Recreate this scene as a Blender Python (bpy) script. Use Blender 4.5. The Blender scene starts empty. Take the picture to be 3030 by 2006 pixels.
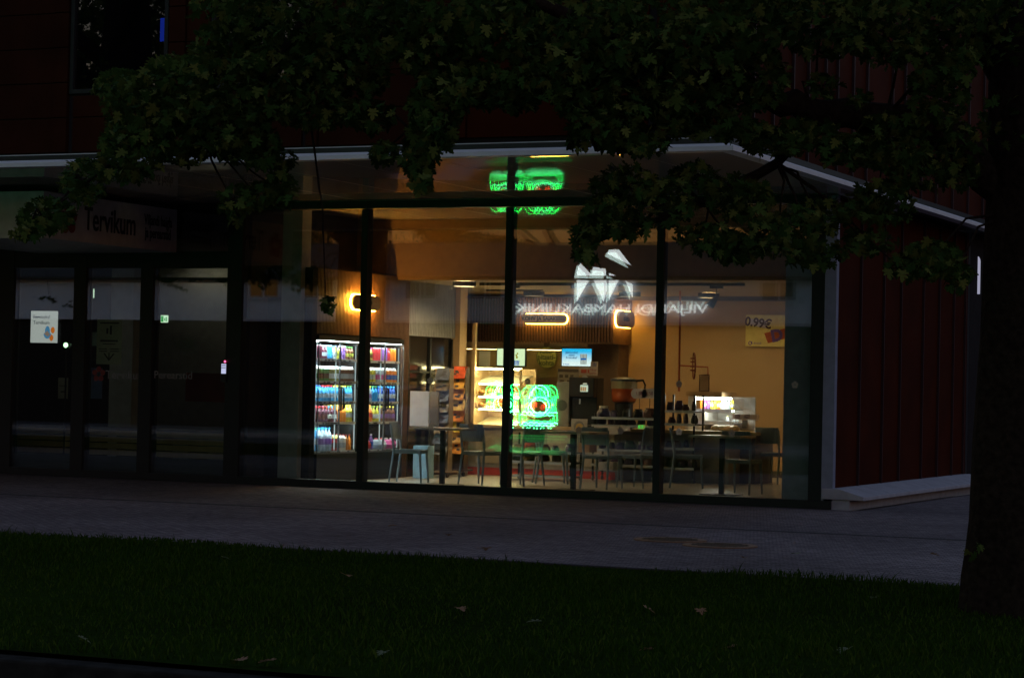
import bpy, math, random
from math import radians as R, sin, cos, pi
from mathutils import Vector, Matrix
random.seed(7)
S = bpy.context.scene
COL = S.collection

# ------------------------------------------------------------------ camera
FPX, YAW, PIT, ROL = 6846.9, .4262, .0199, .0216
CAM = Vector((7.929, -26.793, 1.4))
fw = Vector((-sin(YAW)*cos(PIT), cos(YAW)*cos(PIT), sin(PIT)))
r0 = Vector((cos(YAW), sin(YAW), 0)); u0 = r0.cross(fw)
cr = cos(ROL)*r0 + sin(ROL)*u0; cu = -sin(ROL)*r0 + cos(ROL)*u0
cd = bpy.data.cameras.new('camera'); cam = bpy.data.objects.new('camera', cd); COL.objects.link(cam)
cd.sensor_width = 36; cd.lens = FPX/3030*36; cd.clip_end = 900; cd.clip_start = .1
m = Matrix((cr, cu, -fw)).transposed().to_4x4(); m.translation = CAM; cam.matrix_world = m
S.camera = cam

# ------------------------------------------------------------------ sky, sun, exposure (late dusk)
W = bpy.data.worlds.new('World'); S.world = W; W.use_nodes = True
nt = W.node_tree; bg = nt.nodes['Background']
sky = nt.nodes.new('ShaderNodeTexSky'); sky.sky_type = 'NISHITA'; sky.sun_disc = False
SUN_EL, SUN_AZ = R(-1.5), R(-42)
sky.sun_elevation = SUN_EL; sky.sun_rotation = SUN_AZ; sky.ozone_density = 1.5; sky.dust_density = .6
nt.links.new(sky.outputs[0], bg.inputs[0]); bg.inputs[1].default_value = 2.3
sl = bpy.data.lights.new('sun', 'SUN'); sl.energy = .008; sl.angle = R(40); sl.color = (1, .82, .7)
so = bpy.data.objects.new('sun', sl); COL.objects.link(so)
so.rotation_euler = (R(86), 0, -SUN_AZ + pi)
S.view_settings.view_transform = 'Standard'; S.view_settings.look = 'None'
S.view_settings.exposure = 0; S.view_settings.gamma = 1
S.render.engine = 'CYCLES'
cy = S.cycles
cy.max_bounces = 9; cy.diffuse_bounces = 4; cy.glossy_bounces = 5; cy.transmission_bounces = 6; cy.transparent_max_bounces = 24
cy.caustics_reflective = False; cy.caustics_refractive = False
cy.sample_clamp_indirect = 6; cy.use_denoising = True
try: cy.use_light_tree = True
except Exception: pass

DP = 3030/2368.0
def at(u, v, x=None, y=None, z=None):
    """the point at a given plane that the fitted camera sees at (u, v) of the photograph shown 2368 px wide"""
    u *= DP; v *= DP
    d = fw + (u-1515)/FPX*cr - (v-1003)/FPX*cu
    t = (x-CAM.x)/d.x if x is not None else (y-CAM.y)/d.y if y is not None else (z-CAM.z)/d.z
    return CAM + t*d
def far_at(u, v, dist):
    d = fw + (u*DP-1515)/FPX*cr - (v*DP-1003)/FPX*cu
    return CAM + d*dist

# ------------------------------------------------------------------ materials
MATS = {}
def mat(name, c, rough=.6, metal=0, var=.12, scale=8, bump=0, spec=.5):
    if name in MATS: return MATS[name]
    M = bpy.data.materials.new(name); M.use_nodes = True; N = M.node_tree.nodes; L = M.node_tree.links
    p = N['Principled BSDF']; p.inputs['Roughness'].default_value = rough; p.inputs['Metallic'].default_value = metal
    p.inputs['Specular IOR Level'].default_value = spec
    tc = N.new('ShaderNodeTexCoord'); no = N.new('ShaderNodeTexNoise'); no.inputs['Scale'].default_value = scale; no.inputs['Detail'].default_value = 5
    L.new(tc.outputs['Object'], no.inputs['Vector'])
    rp = N.new('ShaderNodeValToRGB')
    rp.color_ramp.elements[0].color = tuple(max(0, q*(1-var)) for q in c)+(1,); rp.color_ramp.elements[1].color = tuple(min(1, q*(1+var)) for q in c)+(1,)
    rp.color_ramp.elements[0].position = .3; rp.color_ramp.elements[1].position = .7
    L.new(no.outputs['Fac'], rp.inputs['Fac']); L.new(rp.outputs[0], p.inputs['Base Color'])
    if bump:
        b = N.new('ShaderNodeBump'); b.inputs['Strength'].default_value = bump; b.inputs['Distance'].default_value = .02
        L.new(no.outputs['Fac'], b.inputs['Height']); L.new(b.outputs[0], p.inputs['Normal'])
    MATS[name] = M; return M
def em(name, c, s):
    if name in MATS: return MATS[name]
    M = bpy.data.materials.new(name); M.use_nodes = True; N = M.node_tree.nodes; N.clear()
    o = N.new('ShaderNodeOutputMaterial'); e = N.new('ShaderNodeEmission'); e.inputs[0].default_value = tuple(c)+(1,); e.inputs[1].default_value = s
    M.node_tree.links.new(e.outputs[0], o.inputs[0]); MATS[name] = M; return M
def em_gradient(name, c0, c1, s):
    M = bpy.data.materials.new(name); M.use_nodes = True; N = M.node_tree.nodes; L = M.node_tree.links; N.clear()
    o = N.new('ShaderNodeOutputMaterial'); e = N.new('ShaderNodeEmission'); e.inputs[1].default_value = s
    tc = N.new('ShaderNodeTexCoord'); sp = N.new('ShaderNodeSeparateXYZ'); rp = N.new('ShaderNodeValToRGB')
    rp.color_ramp.elements[0].color = tuple(c0)+(1,); rp.color_ramp.elements[1].color = tuple(c1)+(1,); rp.color_ramp.elements[0].position = .2; rp.color_ramp.elements[1].position = .85
    L.new(tc.outputs['Generated'], sp.inputs[0]); L.new(sp.outputs[2], rp.inputs[0]); L.new(rp.outputs[0], e.inputs[0]); L.new(e.outputs[0], o.inputs[0])
    return M
def glass(name, tint=(.93, .97, .95), k=2.0, dark=1.0):
    """sheet glass: both skins' reflection on the skin that faces the viewer"""
    M = bpy.data.materials.new(name); M.use_nodes = True; N = M.node_tree.nodes; L = M.node_tree.links; N.clear()
    o = N.new('ShaderNodeOutputMaterial'); t = N.new('ShaderNodeBsdfTransparent'); t.inputs[0].default_value = tuple(q*dark for q in tint)+(1,)
    g = N.new('ShaderNodeBsdfGlossy'); g.inputs['Roughness'].default_value = 0; g.inputs[0].default_value = (.95, .98, 1, 1)
    fr = N.new('ShaderNodeFresnel'); fr.inputs[0].default_value = 1.5
    ge = N.new('ShaderNodeNewGeometry'); mu = N.new('ShaderNodeMath'); mu.operation = 'MULTIPLY'; mu.use_clamp = True; mu.inputs[1].default_value = k
    iv = N.new('ShaderNodeMath'); iv.operation = 'SUBTRACT'; iv.inputs[0].default_value = 1
    m2 = N.new('ShaderNodeMath'); m2.operation = 'MULTIPLY'
    mx = N.new('ShaderNodeMixShader')
    L.new(fr.outputs[0], mu.inputs[0]); L.new(ge.outputs['Backfacing'], iv.inputs[1]); L.new(mu.outputs[0], m2.inputs[0]); L.new(iv.outputs[0], m2.inputs[1])
    L.new(m2.outputs[0], mx.inputs[0]); L.new(t.outputs[0], mx.inputs[1]); L.new(g.outputs[0], mx.inputs[2]); L.new(mx.outputs[0], o.inputs[0])
    return M
G_SHOP = glass('shop_glass', k=2.6); G_CLEAR = glass('clear_glass', (.97, .98, .98), 1.2)
G_DARK = glass('dark_window_glass', (.5, .55, .6), 2.0)

K = mat('black_metal', (.01,.01,.011), .45, spec=.3)
FRAME = mat('frame_metal', (.007,.007,.008), .5, 0, .2, 3, 0, .25)
CLAD = mat('red_brown_cladding', (.034,.006,.0014), .8, 0, .25, 1.5, 0, .03)
CLADD = mat('dark_brown_cladding', (.026,.007,.003), .8, 0, .3, 1.5, 0, .03)
FASC = mat('pale_zinc', (.5, .5, .52), .5, 0, .06, 4)
CONC = mat('pale_concrete', (.25,.25,.28), .85, 0, .15, 6, .2)
TAN = mat('tan_wall_paint', (.52,.35,.21), .8, 0, .04, 2)
CEIL = mat('ceiling_paint', (.34,.25,.17), .8, 0, .05, 2)
GREYW = mat('grey_wall_paint', (.2, .2, .2), .8)
DARKW = mat('dark_wall', (.02,.018,.018), .9, spec=.02)
SLAT = mat('walnut_slat', (.12,.055,.03), .6, 0, .2, 20)
SLATD = mat('walnut_backing', (.03, .017, .012), .8)
WHITE = mat('white_plastic', (.75, .75, .75), .5, 0, .03)
CREAM = mat('cream_board', (.7, .66, .55), .6, 0, .04)
CHAIRM = mat('blue_grey_lacquer', (.2,.26,.3), .45, 0, .1)
WOODT = mat('pale_wood', (.5, .36, .2), .5, 0, .15, 12)
RED = mat('red_paint', (.55, .05, .02), .5)
ORANGE = mat('orange_print', (.75, .25, .06), .6, 0, .4, 14)
STEEL = mat('brushed_steel', (.45, .45, .46), .3, .9)

# ------------------------------------------------------------------ mesh builder
class MB:
    def __init__(s): s.v = []; s.f = []; s.mi = []
    def add(s, vs, fs, mi=0):
        n = len(s.v); s.v += [Vector(q) for q in vs]; s.f += [tuple(i+n for i in f) for f in fs]; s.mi += [mi]*len(fs); return s
    def box(s, x0, x1, y0, y1, z0, z1, mi=0):
        if x0 > x1: x0, x1 = x1, x0
        if y0 > y1: y0, y1 = y1, y0
        if z0 > z1: z0, z1 = z1, z0
        v = [(x0,y0,z0),(x1,y0,z0),(x1,y1,z0),(x0,y1,z0),(x0,y0,z1),(x1,y0,z1),(x1,y1,z1),(x0,y1,z1)]
        return s.add(v, [(0,3,2,1),(4,5,6,7),(0,1,5,4),(1,2,6,5),(2,3,7,6),(3,0,4,7)], mi)
    def prism(s, poly, ax, a, b, mi=0):
        """poly in the two remaining axes, extruded along ax from a to b"""
        def P(q, t): return {'x': (t,q[0],q[1]), 'y': (q[0],t,q[1]), 'z': (q[0],q[1],t)}[ax]
        n = len(poly); v = [P(q,a) for q in poly]+[P(q,b) for q in poly]
        return s.add(v, [tuple(range(n)), tuple(range(2*n-1, n-1, -1))]+[(i, i+n, (i+1)%n+n, (i+1)%n) for i in range(n)], mi)
    def tube(s, pts, r, n=6, closed=False, r1=None, mi=0):
        pts = [Vector(p) for p in pts]; k = len(pts); rings = []
        for i, p in enumerate(pts):
            a = pts[(i-1) % k] if (closed or i) else p; b = pts[(i+1) % k] if (closed or i < k-1) else p
            t = (b-a).normalized() if (b-a).length > 1e-9 else Vector((0,0,1))
            w = Vector((0,0,1)) if abs(t.z) < .9 else Vector((1,0,0))
            e1 = t.cross(w).normalized(); e2 = t.cross(e1)
            rr = r if r1 is None else r+(r1-r)*i/max(1,k-1)
            rings.append([p+rr*(cos(2*pi*j/n)*e1+sin(2*pi*j/n)*e2) for j in range(n)])
        v = [q for g in rings for q in g]; f = []
        for i in range(k if closed else k-1):
            a = i*n; b = ((i+1) % k)*n
            f += [(a+j, a+(j+1)%n, b+(j+1)%n, b+j) for j in range(n)]
        if not closed: f += [tuple(range(n-1,-1,-1)), tuple((k-1)*n+j for j in range(n))]
        return s.add(v, f, mi)
    def lathe(s, prof, c=(0,0,0), n=10, mi=0, axis='z'):
        v = []; f = []
        for r, z in prof:
            for j in range(n):
                a = 2*pi*j/n; q = (r*cos(a), r*sin(a), z)
                if axis == 'y': q = (q[0], q[2], q[1])
                if axis == 'x': q = (q[2], q[0], q[1])
                v.append((c[0]+q[0], c[1]+q[1], c[2]+q[2]))
        for i in range(len(prof)-1):
            f += [(i*n+j, i*n+(j+1)%n, (i+1)*n+(j+1)%n, (i+1)*n+j) for j in range(n)]
        f += [tuple(range(n-1,-1,-1)), tuple((len(prof)-1)*n+j for j in range(n))]
        return s.add(v, f, mi)
    def build(s, name, m, parent=None, bevel=0, smooth=False, local=False):
        me = bpy.data.meshes.new(name)
        off = Vector((0,0,0)) if (parent is None or local) else WLOC.get(parent.name, Vector((0,0,0)))
        me.from_pydata([tuple(q-off) for q in s.v], [], s.f)
        for q in (m if isinstance(m, (list, tuple)) else [m]): me.materials.append(q)
        if any(s.mi): me.polygons.foreach_set('material_index', s.mi)
        if smooth: me.polygons.foreach_set('use_smooth', [True]*len(me.polygons))
        me.update()
        o = bpy.data.objects.new(name, me); COL.objects.link(o)
        if parent: o.parent = parent; WLOC[o.name] = off
        if bevel:
            b = o.modifiers.new('bevel', 'BEVEL'); b.width = bevel; b.segments = 2; b.limit_method = 'ANGLE'
        return o
WLOC = {}
def thing(name, label, cat, loc=(0,0,0), rz=0, group=None):
    o = bpy.data.objects.new(name, None); COL.objects.link(o); o.location = loc; o.rotation_euler = (0,0,rz); o.empty_display_size = .1
    o['label'] = label; o['category'] = cat
    if group: o['group'] = group
    WLOC[o.name] = Vector(loc); return o
def tag(o, label, cat, group=None):
    o['label'] = label; o['category'] = cat
    if group: o['group'] = group
    return o
def struct(o, kind='structure'): o['kind'] = kind; return o
def copy_tree(o, parent=None):
    c = o.copy(); COL.objects.link(c); c.parent = parent
    for ch in list(o.children): copy_tree(ch, c)
    return c
def text(name, s, size, m, pos, rot, parent=None, align='CENTER', ext=.002, sx=1, bold=0, line=1):
    cu_ = bpy.data.curves.new(name, 'FONT'); cu_.body = s; cu_.size = size; cu_.extrude = ext; cu_.align_x = align; cu_.align_y = 'CENTER'
    cu_.offset = bold; cu_.space_line = line; cu_.resolution_u = 3
    t = bpy.data.objects.new(name+'_source', cu_)
    COL.objects.link(t); bpy.context.view_layer.update()
    me = bpy.data.meshes.new_from_object(t.evaluated_get(bpy.context.evaluated_depsgraph_get()))
    COL.objects.unlink(t); bpy.data.objects.remove(t); bpy.data.curves.remove(cu_)
    me.materials.clear(); me.materials.append(m); me.name = name
    off = WLOC.get(parent.name, Vector((0,0,0))) if parent else Vector((0,0,0))
    X = Matrix.Translation(Vector(pos)-off) @ rot.to_4x4() @ Matrix.Diagonal((sx,1,1,1)); me.transform(X)
    o = bpy.data.objects.new(name, me); COL.objects.link(o)
    if parent: o.parent = parent; WLOC[o.name] = off
    return o
def facing(az, tilt=0):  # az=0 faces -y, 90 faces +x, 180 faces +y
    return Matrix.Rotation(R(az), 3, 'Z') @ Matrix.Rotation(R(90), 3, 'X') @ Matrix.Rotation(R(tilt), 3, 'Z')

# ================================================================== GROUND
def noise_ground(name, c0, c1, scale, bump, rough, brick=None, spec=.5):
    M = bpy.data.materials.new(name); M.use_nodes = True; N = M.node_tree.nodes; L = M.node_tree.links
    p = N['Principled BSDF']; p.inputs['Roughness'].default_value = rough; p.inputs['Specular IOR Level'].default_value = spec
    tc = N.new('ShaderNodeTexCoord'); no = N.new('ShaderNodeTexNoise'); no.inputs['Scale'].default_value = scale; no.inputs['Detail'].default_value = 8; no.inputs['Roughness'].default_value = .7
    n2 = N.new('ShaderNodeTexNoise'); n2.inputs['Scale'].default_value = .35; n2.inputs['Detail'].default_value = 4
    L.new(tc.outputs['Object'], no.inputs['Vector']); L.new(tc.outputs['Object'], n2.inputs['Vector'])
    ad = N.new('ShaderNodeMath'); ad.operation = 'MULTIPLY_ADD'; ad.inputs[1].default_value = .5
    L.new(no.outputs['Fac'], ad.inputs[0]); hf = N.new('ShaderNodeMath'); hf.operation = 'MULTIPLY'; hf.inputs[1].default_value = .5
    L.new(n2.outputs['Fac'], hf.inputs[0]); L.new(hf.outputs[0], ad.inputs[2])
    rp = N.new('ShaderNodeValToRGB'); rp.color_ramp.elements[0].color = c0+(1,); rp.color_ramp.elements[1].color = c1+(1,); rp.color_ramp.elements[0].position = .36; rp.color_ramp.elements[1].position = .62
    L.new(ad.outputs[0], rp.inputs[0]); out = rp.outputs[0]; h = no.outputs['Fac']
    if brick:
        br = N.new('ShaderNodeTexBrick'); br.inputs['Scale'].default_value = brick; br.inputs['Mortar Size'].default_value = .025
        br.inputs['Color1'].default_value = (1,1,1,1); br.inputs['Color2'].default_value = (.45,.42,.44,1); br.inputs['Mortar'].default_value = (.15,.15,.15,1); br.inputs['Bias'].default_value = -.2
        L.new(tc.outputs['Object'], br.inputs['Vector'])
        mx = N.new('ShaderNodeMix'); mx.data_type = 'RGBA'; mx.blend_type = 'MULTIPLY'; mx.inputs[0].default_value = 1
        L.new(out, mx.inputs[6]); L.new(br.outputs['Color'], mx.inputs[7]); out = mx.outputs[2]
        L.new(br.outputs['Color'], N.new('ShaderNodeRGBToBW').inputs[0]); 
    L.new(out, p.inputs['Base Color'])
    b = N.new('ShaderNodeBump'); b.inputs['Strength'].default_value = bump; b.inputs['Distance'].default_value = .03; L.new(h, b.inputs['Height']); L.new(b.outputs[0], p.inputs['Normal'])
    return M
PAVE = noise_ground('paver_stone', (.085,.068,.07), (.25,.205,.21), 14, .6, .8, 4.5, .12)
SOIL = noise_ground('lawn_soil', (.01,.016,.004), (.016,.032,.005), 14, .6, 1, None, 0)
ASPH = noise_ground('asphalt', (.035,.035,.04), (.06,.06,.065), 60, .3, .28)
EARTH = noise_ground('far_ground', (.03,.03,.025), (.05,.05,.04), 3, .3, .9)
b = MB(); b.add([(-300,-300,-.15),(300,-300,-.15),(300,300,-.15),(-300,300,-.15)], [(0,1,2,3)]); struct(b.build('ground', EARTH))
b = MB(); b.box(-60,40,-10.05,-.0,-.13,-.004); b.box(.3,40,0,30,-.13,-.0045); struct(b.build('pavement', PAVE))
b = MB(); b.box(-60,40,-10.11,-10.05,-.13,.012); b.box(-60, 40, -4.62, -4.5, -.1, -.001); struct(b.build('paving_edge', mat('edge_stone', (.045,.043,.045), .9, spec=.1)))
# lawn: gently uneven sheet
import numpy as np
rng = np.random.default_rng(3)
nx, ny = 90, 32; xs = np.linspace(-40, 22, nx); ys = np.linspace(-17.1, -10.11, ny)
def lawn_z(x, y): return .012 + .02*np.sin(x*.9+1)*np.sin(y*1.3) + .012*np.sin(x*2.3+y*1.7)
me = bpy.data.meshes.new('lawn'); V = [(x, y, float(lawn_z(x, y)) if 0 < j < ny-1 else 0.0) for j, y in enumerate(ys) for x in xs]
me.from_pydata(V, [], [(j*nx+i, j*nx+i+1, (j+1)*nx+i+1, (j+1)*nx+i) for j in range(ny-1) for i in range(nx-1)])
me.materials.append(SOIL); o = bpy.data.objects.new('lawn', me); COL.objects.link(o); struct(o)
b = MB(); b.box(-60, 40, -17.28, -17.1, -.14, -.02); struct(b.build('kerb', mat('dark_kerb_stone', (.018,.017,.015), 1, 0, .4, 9, .5, .02), bevel=.015))
b = MB(); b.box(-60, 40, -26.0, -17.28, -.2, -.12); struct(b.build('road', ASPH))
b = MB(); b.box(-60, 40, -30.5, -26.15, -.14, 0); struct(b.build('far_pavement', PAVE))
b = MB(); b.box(-60, 40, -26.15, -26.0, -.14, .0); struct(b.build('far_kerb', CONC))
# grass blades (one object, nobody could count them)
NB = 95000
gx = rng.uniform(-9, 7.5, NB); gy = -10.1 - 7.0*rng.uniform(0, 1, NB)**1.0
tuft = np.sin(gx*1.7)*np.sin(gy*2.1+.6)+.7*np.sin(gx*4.1+2)*np.sin(gy*3.7)
hh = (.024+.026*rng.random(NB))*(1+.35*tuft); hh = np.clip(hh, .02, .12)
big = rng.random(NB) < .02; hh[big] *= 1.9
aa = rng.uniform(0, 2*pi, NB); ln = rng.uniform(.2, .9, NB)*hh; wd = rng.uniform(.003, .006, NB)
gz = lawn_z(gx, gy)-.005
v = np.zeros((NB, 5, 3)); ca, sa = np.cos(aa), np.sin(aa)
ex = rng.uniform(0, 2*pi, NB); lx, ly = np.cos(ex)*ln, np.sin(ex)*ln
v[:,0] = np.stack([gx-ca*wd, gy-sa*wd, gz], 1); v[:,1] = np.stack([gx+ca*wd, gy+sa*wd, gz], 1)
v[:,2] = np.stack([gx+lx*.4+ca*wd*.8, gy+ly*.4+sa*wd*.8, gz+hh*.6], 1); v[:,3] = np.stack([gx+lx*.4-ca*wd*.8, gy+ly*.4-sa*wd*.8, gz+hh*.6], 1)
v[:,4] = np.stack([gx+lx, gy+ly, gz+hh], 1)
def np_mesh(name, verts, loops, sizes):
    me = bpy.data.meshes.new(name); me.vertices.add(len(verts)); me.vertices.foreach_set('co', verts.astype(np.float32).ravel())
    me.loops.add(len(loops)); me.loops.foreach_set('vertex_index', loops.astype(np.int32).ravel())
    st = np.concatenate([[0], np.cumsum(sizes)[:-1]]); me.polygons.add(len(sizes)); me.polygons.foreach_set('loop_start', st.astype(np.int32))
    me.update(calc_edges=True); return me
bi = np.arange(NB)[:,None]*5
loops = np.concatenate([bi+np.array([[0,1,2,3]]), bi+np.array([[3,2,4]])], 1).ravel()
me = np_mesh('grass', v.reshape(-1,3), loops, np.tile([4,3], NB))
def leafmat(name, c0, c1, c2, scale, trans=.3, rough=.55):
    M = bpy.data.materials.new(name); M.use_nodes = True; N = M.node_tree.nodes; L = M.node_tree.links
    p = N['Principled BSDF']; p.inputs['Roughness'].default_value = rough; p.inputs['Specular IOR Level'].default_value = .03
    ge = N.new('ShaderNodeNewGeometry'); rp = N.new('ShaderNodeValToRGB'); cr_ = rp.color_ramp
    cr_.elements[0].color = c0+(1,); cr_.elements[1].color = c2+(1,); e = cr_.elements.new(.55); e.color = c1+(1,)
    L.new(ge.outputs['Random Per Island'], rp.inputs[0]); L.new(rp.outputs[0], p.inputs['Base Color'])
    tr = N.new('ShaderNodeBsdfTranslucent'); L.new(rp.outputs[0], tr.inputs[0]); mx = N.new('ShaderNodeMixShader'); mx.inputs[0].default_value = trans
    o = N['Material Output']; L.new(p.outputs[0], mx.inputs[1]); L.new(tr.outputs[0], mx.inputs[2]); L.new(mx.outputs[0], o.inputs[0]); return M
me.materials.append(leafmat('grass_blade', (.01,.026,.002), (.017,.043,.003), (.042,.065,.008), 1, .2, 1))
o = bpy.data.objects.new('grass', me); COL.objects.link(o); o['kind'] = 'stuff'; o['label'] = 'short dark green grass of the lawn in front of the pavement'

# ================================================================== OFFICE BUILDING
HS, OV, OH = 3.77, 5.19, .47          # soffit height, depth of the overhang, side overhang
BX0, BY1, TOP = -30.0, 6.85, 7.6
bld = thing('office_building', 'dark office building with red-brown cladding, glazed ground floor and overhanging upper storeys', 'building', (-8, 0, 0))
# soffit of glossy coated panels (also the ceiling of the strip behind the glass)
SOFF = bpy.data.materials.new('coated_soffit'); SOFF.use_nodes = True; _p = SOFF.node_tree.nodes['Principled BSDF']
_p.inputs['Base Color'].default_value = (.6,.54,.48,1); _p.inputs['Roughness'].default_value = .012; _p.inputs['IOR'].default_value = 1.5
_n = SOFF.node_tree.nodes.new('ShaderNodeTexNoise'); _n.inputs['Scale'].default_value = .9; _b = SOFF.node_tree.nodes.new('ShaderNodeBump'); _b.inputs['Strength'].default_value = .004; _b.inputs['Distance'].default_value = .1
SOFF.node_tree.links.new(_n.outputs['Fac'], _b.inputs['Height']); SOFF.node_tree.links.new(_b.outputs[0], _p.inputs['Normal'])
b = MB(); x = .02+OH-.03
while x > BX0:
    b.box(x-1.15+.012, x, -OV+.04, -.08, HS, HS+.03); x -= 1.15
b.build('soffit', SOFF, bld)
b = MB(); x = -.02
while x > -8.3:
    b.box(max(x-1.15+.012, -8.3), x, .09, 3.3, HS+.004, HS+.034); x -= 1.15
b.build('front_ceiling', SOFF, bld)
b = MB(); b.box(BX0, OH-.03, -OV+.05, BY1, HS+.04, HS+.12); b.build('floor_slab', K, bld)
# fascia of pale zinc round the overhang: lip, sloped ledge, upstand
prof = [(0, HS-.012), (0, HS+.035), (.1, HS+.095), (.1, HS+.135), (.16, HS+.135), (.16, HS-.012)]
n_ = len(prof); ring_f = [(i, i+n_, (i+1)%n_+n_, (i+1)%n_) for i in range(n_)]+[tuple(range(n_)), tuple(range(2*n_-1, n_-1, -1))]
b = MB(); b.add([(BX0, -OV+p, z) for p, z in prof]+[(OH-p, -OV+p, z) for p, z in prof], ring_f); b.build('fascia', FASC, bld)
b = MB(); b.add([(OH-p, -OV+p, z) for p, z in prof]+[(OH-p, BY1+.3, z) for p, z in prof], ring_f); b.build('fascia', FASC, bld)
# upper front wall, bays with windows
yF = -OV+.13
ux = lambda u: at(u, 200, y=yF+.12).x
wins = [(ux(165), ux(390), 4.6, 5.9), (ux(490), ux(712), 4.6, 5.9)]
b = MB(); b.box(BX0, OH-.12, yF+.12, yF+.3, HS+.12, TOP)
b.build('upper_wall', DARKW, bld)
def panels(b, x0, x1, z0, z1, step, d=.03):
    z = z0
    while z < z1-.02:
        b.box(x0, x1, yF+.12-d, yF+.12, z+.006, min(z+step, z1)-.006); z += step
b = MB()
for x0, x1, d in ((ux(-700),ux(128),.03),(ux(131),ux(162),.06),(ux(393),ux(430),.05),(ux(433),ux(487),.03),(ux(715),ux(740),.06),(ux(743),ux(1055),.03)): panels(b, x0, x1, HS+.16, TOP, .4, d)
for x0, x1, _a, _b in wins: panels(b, x0+.05, x1-.05, HS+.16, 4.58, .4)
b.build('dark_panel_cladding', CLADD, bld)
b = MB()
for x0, x1, d in ((ux(1060),ux(1084),.07),(ux(1086),ux(1345),.04),(ux(1366),ux(1500),.04),(ux(1520),OH-.14,.04)): panels(b, x0, x1, HS+.2, TOP, 1.18 if x1-x0 > .3 else 9, d)
b.build('front_cladding', CLAD, bld)
for k, (x0, x1, z0, z1) in enumerate(wins):
    w = MB(); w.box(x0, x1, yF+.08, yF+.14, z0, z0+.05); w.box(x0, x1, yF+.08, yF+.14, z1-.05, z1); w.box(x0, x0+.05, yF+.08, yF+.14, z0+.05, z1-.05); w.box(x1-.05, x1, yF+.08, yF+.14, z0+.05, z1-.05)
    fr = w.build('window_frame', FRAME, bld)
    p = MB(); p.box(x0+.05, x1-.05, yF+.115, yF+.118, z0+.05, z1-.05); p.build('window_pane', G_DARK, fr)
    if k == 0:
        p = MB(); q0 = at(371, 43, y=yF+.1); q1 = at(386, 96, y=yF+.1); p.box(q0.x, q1.x, yF+.1, yF+.108, q1.z, q0.z); p.build('sky_glint_strip', em('blue_glow', (.02,.06,.7), .2), fr)  # glowing strip added for the blue sky glint in the pane
# side wall with standing seams
b = MB(); b.box(-.12, -.02, .1, BY1, .2, HS-.01); b.box(OH-.24, OH-.14, -OV+.25, BY1, HS+.14, TOP)
sw = b.build('side_wall', CLAD, bld)
b = MB()
for y in (1.13, 2.2, 3.05, 4.22, 5.1, 5.95, 6.64): b.box(-.02, .012, y-.012, y+.012, .24, HS-.015)
for y in (-4.23, -3.58, -2.9, -2.35, -1.7, -1.23, -.59, .01, 1.15, 1.75, 2.6, 3.4, 4.3, 5.2, 6.1): b.box(OH-.14, OH-.108, y-.012, y+.012, HS+.15, TOP)
b.build('standing_seam', mat('seam_metal', (.03,.014,.014), .6, 0, .1, 4, 0, .15), bld)
b = MB(); b.box(-.13, .012, .0, .1, .1, HS-.012); b.build('corner_trim', mat('blue_grey_trim', (.16,.17,.24), .5), bld)
b = MB(); b.box(-.3, -.13, .02, .16, .1, HS-.012); b.build('corner_post', FRAME, bld)
b = MB(); b.box(-.3, -.02, BY1, BY1+.12, .1, HS-.012); b.build('end_post', FRAME, bld)
b = MB(); b.box(-.118, -.05, BY1+.12, 9.4, -.01, HS+.03); b.box(BX0, -.12, 9.2, 9.4, -.01, HS+.03); b.box(BX0, OH-.1, BY1+.32, 9.4, HS+.03, TOP); b.build('rear_wall', DARKW, bld)
# ground floor frame
ZB = 3.66
posts = [(-12.14,-11.95),(-10.93,-10.73),(-9.83,-9.63),(-8.45,-8.22),(-6.42,-6.33),(-4.34,-4.25),(-2.28,-2.19)]
for x0, x1 in posts:
    b = MB(); b.box(x0, x1, -.03, .12, .1, ZB); b.build('mullion', FRAME, bld)
b = MB(); b.box(-14, -.13, -.04, .15, ZB+.01, HS-.002); b.build('head_beam', FRAME, bld)
b = MB(); b.box(-14, .0, -.035, .145, .0, .1); b.build('base_rail', FRAME, bld)
HD0, HD1 = at(100, 620, y=0).z, at(100, 584, y=0).z
HR0, HR1 = at(100, 653, y=0).z, at(100, 641, y=0).z
b = MB(); b.box(-11.95, -10.93, -.025, .13, HD0, HD1); b.box(-10.73, -9.83, -.025, .13, HD0, HD1); b.box(-9.63, -8.45, -.025, .13, HD0, HD1); b.box(-14, -12.14, -.02, .13, .1, ZB); b.build('door_header', FRAME, bld)
tilts = {0: (.0012,.001), 1: (-.0012,.0012), 2: (.0016,-.0012), 3: (.0017,.0014)}
def pane(x0, x1, z0, z1, tz, tx):
    for k, y in enumerate((.0, .05)):
        b = MB(); b.box(x0-.01, x1+.01, -.004, .004, z0, z1)
        rot = Matrix.Rotation(tz*k, 3, 'Z') @ Matrix.Rotation(tx*k, 3, 'X'); c = Vector(((x0+x1)/2, 0, (z0+z1)/2))
        b.v = [rot @ (q-c) + c + Vector((0, y, 0)) for q in b.v]
        if k == 0: first = b.build('glass_pane', G_SHOP, bld)
        else: b.build('inner_pane', G_SHOP, first)
bays = [(-8.22,-6.42),(-6.33,-4.34),(-4.25,-2.28),(-2.19,-.3)]
for i, (x0, x1) in enumerate(bays): pane(x0, x1, .1, ZB, *tilts[i])
for x0, x1 in ((-11.95,-10.93),(-10.73,-9.83),(-9.63,-8.45)):
    pane(x0, x1, HD1, ZB, 0, 0); pane(x0, x1, .1, HD0, .0005, .0004)
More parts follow.
